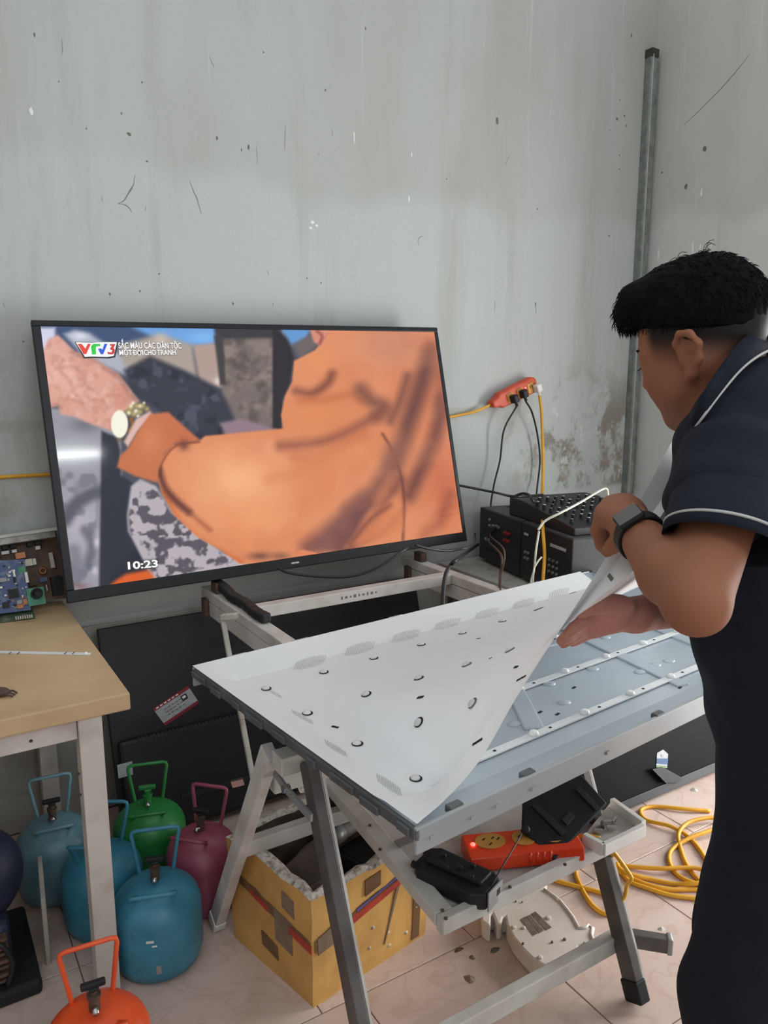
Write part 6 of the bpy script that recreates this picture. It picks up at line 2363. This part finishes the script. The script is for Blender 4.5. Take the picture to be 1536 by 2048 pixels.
for i, x in enumerate((-0.075, 0.005, 0.075)):
    ct = ctop + e * x + ts_ * 0.006 + tn_ * 0.0005
    pts = [ct + e * math.cos(k * 2 * math.pi / 24) * (0.036 if i == 0 else 0.028) + ts_ * math.sin(k * 2 * math.pi / 24) * 0.024 for k in range(24)]
    so_ = MB().prism(pts, tn_ * 0.002).build('socket', 'socket_tan', o)
    for dx, dy in ((-0.014, 0.006), (0.008, 0.008), (-0.002, -0.010), (0.020, 0.004)) if i == 0 else ((-0.010, 0.004), (0.010, 0.004)):
        MB().box(ct + e * dx + ts_ * dy + tn_ * 0.0024, (0.009, 0.003, 0.001), np.stack([nrm(e + ts_ * 0.8), nrm(ts_ - e * 0.8), tn_], 1)).build('socket_slot', 'dark_hole', so_)
MB().ell(ctop - e * 0.118 + ts_ * 0.0 + tn_ * 0.002, (0.006, 0.006, 0.004), np.stack([e, ts_, tn_], 1), seg=12, rg=6).build('indicator_light', mled, o)
for k in range(4):
    MB().tube([c + e * (0.005 + k * 0.016) - s_ * 0.0445 + Z3 * 0.012, c + e * (0.005 + k * 0.016) - s_ * 0.0405 + Z3 * 0.033], 0.0035, seg=8).build('grip_rib', 'orange_plastic', o, smooth=True)

# black moulded part left of the orange strip
a, b_ = onz(846, 1702, 0.45), onz(985, 1762, 0.45)
e = nrm((b_ - a) * np.array([1, 1, 0]))
s_ = np.array([-e[1], e[0], 0])
R5 = np.stack([e, s_, Z3], 1)
Lb = np.linalg.norm((b_ - a)[:2])
c = (a + b_) / 2
o = thing('black_bracket', 'black moulded plastic bracket with clips on the corner of the lower shelf', 'bracket', np.array([c[0], c[1], ZSH]))
P = [c + e * x + s_ * y for x, y in [(-Lb * 0.52, -0.030), (-Lb * 0.42, -0.045), (Lb * 0.36, -0.050), (Lb * 0.52, -0.032), (Lb * 0.52, 0.030), (Lb * 0.40, 0.045), (-Lb * 0.40, 0.050), (-Lb * 0.52, 0.034)]]
MB().prism([np.array([p[0], p[1], ZSH + 0.002]) for p in P], (0, 0, 0.040)).build('body', 'black_plastic', o, bevel=0.006)
MB().box(np.array([c[0], c[1], ZSH + 0.046]) + s_ * 0.006, (Lb * 0.8, 0.05, 0.010), R5).build('raised_plate', 'black_plastic', o, bevel=0.003)
for x, y in ((-0.04, 0.012), (0.01, -0.004), (0.03, 0.018), (0.045, -0.016), (-0.015, -0.02)):
    MB().box(np.array([c[0], c[1], ZSH + 0.054]) + e * x + s_ * y, (0.012, 0.006, 0.008), R5).build('clip', 'tv_back_rib', o, bevel=0.001)
MB().box(np.array([c[0], c[1], ZSH + 0.022]) + e * (Lb * 0.54), (0.003, 0.06, 0.044), R5).build('end_plate', 'grey_metal', o)
MB().box(np.array([c[0], c[1], ZSH + 0.024]) + e * (Lb * 0.546) + s_ * 0.012, (0.002, 0.014, 0.014), R5).build('square_hole', 'dark_hole', o)
for k in (-1, 1):
    MB().lathe([(0.008, -0.006), (0.008, 0.006)], np.array([c[0], c[1], ZSH + 0.03]) - e * (Lb * 0.53) + s_ * 0.025 * k, 12, e).build('peg', 'black_plastic', o)
cable('thin_lead', 'thin black lead crossing in front of the bright orange power strip', [np.array([c[0], c[1], ZSH + 0.03]) + e * (Lb * 0.50) - s_ * 0.03, onz(996, 1748, 0.45), onz(1014, 1718, 0.462), onz(1032, 1688, 0.466), onz(1044, 1666, 0.462)], 0.0018, 'black_cable')

# black cover plate propped on the shelf
q = [(1046, 1600), (1044, 1660), (1110, 1719), (1135, 1690), (1214, 1606), (1160, 1545), (1090, 1575)]
p0 = onz(1110, 1719, 0.417)
nB = nrm((-0.20, -0.45, 0.87))
P = [onpl(x, y, p0, nB) for x, y in q]
o = thing('cover_plate', 'black plastic cover plate with a square recess propped on the lower shelf', 'cover', min(P, key=lambda p: p[2]))
MB().prism(P, -nB * 0.012).build('plate', 'black_plastic', o, bevel=0.003)
MB().prism([onpl(x, y, p0 + nB * 0.0005, nB) for x, y in [(1122, 1640), (1138, 1624), (1150, 1634), (1134, 1652)]], nB * 0.003).build('recess', 'tv_back_rib', o, bevel=0.001)
MB().prism([onpl(x, y, p0 + nB * 0.0005, nB) for x, y in [(1062, 1612), (1072, 1606), (1132, 1664), (1122, 1672)]], nB * 0.004).build('rib', 'black_matte', o, bevel=0.001)
MB().prism([onpl(x, y, p0 + nB * 0.0005, nB) for x, y in [(1150, 1580), (1158, 1574), (1198, 1616), (1190, 1622)]], nB * 0.004).build('rib', 'black_matte', o, bevel=0.001)
MB().lathe([(0.010, 0), (0.010, 0.012), (0.006, 0.014)], onpl(1050, 1663, p0, nB), 14, nB).build('boss', 'black_plastic', o)
# white corner tray with metal fittings
zt_ = 0.436
o = thing('corner_tray', 'white plastic corner tray holding small metal fittings at the shelf corner', 'tray', onz(1235, 1660, ZSH))
for a_, b2 in (((1224, 1598), (1288, 1644)), ((1288, 1650), (1206, 1690)), ((1168, 1668), (1208, 1690))):
    A_, B2 = onz(*a_, zt_), onz(*b2, zt_)
    MB().bar(A_ - Z3 * 0.012, B2 - Z3 * 0.012, 0.014, 0.030).build('tray_wall', 'white_plastic', o, bevel=0.002)
MB().prism([onz(x, y, zt_ - 0.024) for x, y in [(1224, 1604), (1284, 1648), (1208, 1690), (1170, 1672)]], (0, 0, 0.004)).build('tray_floor', 'dirty_white', o)
for px, py in ((1205, 1650), (1222, 1655), (1196, 1662), (1228, 1640), (1214, 1644)):
    MB().box(onz(px, py, zt_ - 0.012), (0.022, 0.008, 0.010), rz(rng.uniform(0, 3))).build('fitting', 'stand_dark' if px % 2 else 'chrome', o, bevel=0.001)
q = onz(1225, 1683, zt_ + 0.002)
o2 = MB().bar(onz(1215, 1686, ZSH + 0.030), onz(1246, 1678, ZSH + 0.030), 0.010, 0.003).build('blue_tape', 'label_blue', o)
# punched metal strip on the shelf rail
q = [onz(x, y, 0.418) for x, y in [(788, 1684), (822, 1670), (836, 1680), (800, 1696)]]
o = MB().prism(q, (0, 0, 0.003)).build('metal_strip', 'grey_metal')
tag(o, 'small grey metal plate lying by the left shelf rail', 'plate')

# ------------------------------------------------------------------ white moulded plate on the floor
mat('plate_cream', (224, 216, 208), (210, 200, 190), scale=8, rough=0.5)
sc = lambda a, b_: (800 + a * 0.41667, 1500 + b_ * 0.41667)
out = [(388, 735), (560, 660), (680, 612), (702, 622), (706, 650), (690, 672), (735, 700), (770, 728), (800, 765), (832, 808), (858, 858), (890, 856), (906, 842), (926, 858), (918, 890), (932, 925), (902, 940), (880, 930), (856, 938), (852, 966),
       (800, 990), (730, 1028), (690, 1030), (640, 1000), (590, 950), (545, 895), (515, 835), (508, 795), (494, 800), (486, 826), (466, 830), (446, 780), (436, 790), (434, 842), (412, 832), (392, 815)]
ztop = 0.055
P = [onz(*sc(x, y), ztop) for x, y in out]
o = thing('moulded_plate', 'white rounded plastic moulding with slots lying on the floor under the shelf', 'plastic part', onz(1090, 1860, 0))
MB().prism([p + Z3 * 0 for p in P], (0, 0, -0.052)).build('shell', 'plate_cream', o, bevel=0.005)
rim_ = MB()
rim_.tube([p + Z3 * 0.001 for p in P[5:18]], 0.005, seg=8)
rim_.build('raised_rim', 'plate_cream', o, smooth=True)
for q in ([(578, 815), (600, 800), (660, 880), (640, 892)], [(606, 800), (622, 792), (690, 866), (668, 880)], [(628, 788), (650, 776), (728, 852), (700, 866)]):
    MB().prism([onz(*sc(x, y), ztop + 0.0006) for x, y in q], (0, 0, 0.0008)).build('slot', 'foam_inside', o)
for x, y, r in ((712, 808, 0.007), (594, 856, 0.005), (545, 853, 0.006), (730, 925, 0.003), (790, 912, 0.004), (673, 997, 0.006), (590, 932, 0.003), (556, 730, 0.002), (757, 720, 0.006), (586, 733, 0.002)):
    MB().lathe([(r, 0), (r, 0.004), (r * 0.6, 0.005)], onz(*sc(x, y), ztop), 12).build('boss', 'foam_inside' if r < 0.0045 else 'plate_cream', o)

# ------------------------------------------------------------------ yellow extension cable coiled on the floor
Y0 = 0.007


def yz(px, py, z=Y0):
    return onz(px, py, z)


coil = [yz(1420, 1622), yz(1370, 1618, 0.012), yz(1310, 1613), yz(1282, 1620), yz(1292, 1640), yz(1340, 1652, 0.016), yz(1375, 1672), yz(1400, 1700), yz(1430, 1740), yz(1500, 1770), yz(1560, 1740), yz(1540, 1670), yz(1450, 1637, 0.018),
        yz(1385, 1642, 0.02), yz(1358, 1665, 0.014), yz(1362, 1700), yz(1380, 1740), yz(1420, 1775), yz(1500, 1790), yz(1570, 1770), yz(1560, 1700), yz(1470, 1655, 0.024), yz(1400, 1668, 0.02), yz(1352, 1692), yz(1338, 1715), yz(1350, 1745), yz(1385, 1765),
        yz(1440, 1772, 0.016), yz(1400, 1738, 0.02), yz(1320, 1737, 0.016), yz(1260, 1733), yz(1235, 1728), yz(1250, 1745, 0.014), yz(1300, 1758), yz(1350, 1768), yz(1400, 1766, 0.024), yz(1460, 1760), yz(1480, 1790), yz(1400, 1779), yz(1340, 1779), yz(1290, 1768), yz(1240, 1745), yz(1200, 1722),
        yz(1160, 1722), yz(1152, 1745), yz(1160, 1770), yz(1180, 1805), yz(1205, 1826), yz(1225, 1824), yz(1228, 1800), yz(1200, 1785), yz(1150, 1772), yz(1110, 1760), yz(1080, 1740)]
o = MB().tube(catmull(coil, 7), 0.0068, seg=8).build('extension_cable', 'yellow_cable', smooth=True)
tag(o, 'yellow extension cable lying in loose coils on the floor beside the man', 'cable')
o = MB().tube(catmull([yz(1400, 1798), yz(1340, 1790), yz(1290, 1775), yz(1258, 1762), yz(1235, 1735), yz(1222, 1722, 0.02), atd(1226, 1712, 1.93), atd(1215, 1690, 1.90)], 8), 0.0066, seg=8).build('extension_cable', 'yellow_cable', smooth=True)
tag(o, 'yellow cable rising from the floor coil to the shelf corner', 'cable')
o = MB().tube(catmull([atd(1216, 1690, 1.885), atd(1238, 1718, 1.89), atd(1260, 1750, 1.89), atd(1262, 1760, 1.89), atd(1254, 1770, 1.89), atd(1250, 1790, 1.885), atd(1240, 1806, 1.88)], 8), 0.0052, seg=8).build('cable_end', 'yellow_cable', smooth=True)
tag(o, 'short bent yellow cable end tied beside the stand leg', 'cable')
o = MB().tube(catmull([onz(1150, 1676, ZSH + 0.012), onz(1172, 1671, ZSH + 0.02), onz(1200, 1676, ZSH + 0.014)], 6), 0.0052, seg=8).build('cable_end', 'yellow_cable', smooth=True)
tag(o, 'piece of yellow cable on the shelf behind the black cover plate', 'cable')

# ------------------------------------------------------------------ litter on the floor
for px, py, sx, sy, m, lb_, ct_ in [(917, 1900, 0.020, 0.007, 'rust_brown', 'dark twig shaped scrap lying on a tile joint', 'scrap'), (990, 1900, 0.018, 0.012, 'mark_soft', 'small grey pebble of dirt under the white moulding', 'dirt'),
                                    (940, 1957, 0.018, 0.022, 'tape_grey', 'crumpled curl of brown tape on the floor', 'scrap'), (944, 1915, 0.010, 0.014, 'tape_grey', 'thin brown flake on the floor near the tile joint', 'scrap'),
                                    (1323, 1858, 0.016, 0.014, 'dirty_white', 'crumpled bit of clear plastic beside the stand foot', 'scrap'), (1388, 1580, 0.022, 0.018, 'dirty_white', 'crumpled white scrap at the foot of the dark screen', 'scrap')]:
    p = onz(px, py, 0.0)
    Q = [p + np.array([math.cos(k) * sx * (0.5 + 0.5 * rng.random()), math.sin(k) * sy * (0.5 + 0.5 * rng.random()), 0]) for k in np.linspace(0, 2 * math.pi, 9)[:-1]]
    mb_ = MB()
    topc = p + Z3 * 0.006
    mb_.add(Q + [topc + rng.normal(0, 0.002, 3) * np.array([1, 1, 0]), p], [(k, (k + 1) % 8, 8) for k in range(8)] + [((k + 1) % 8, k, 9) for k in range(8)])
    o = mb_.build('floor_litter', m)
    tag(o, lb_, ct_)
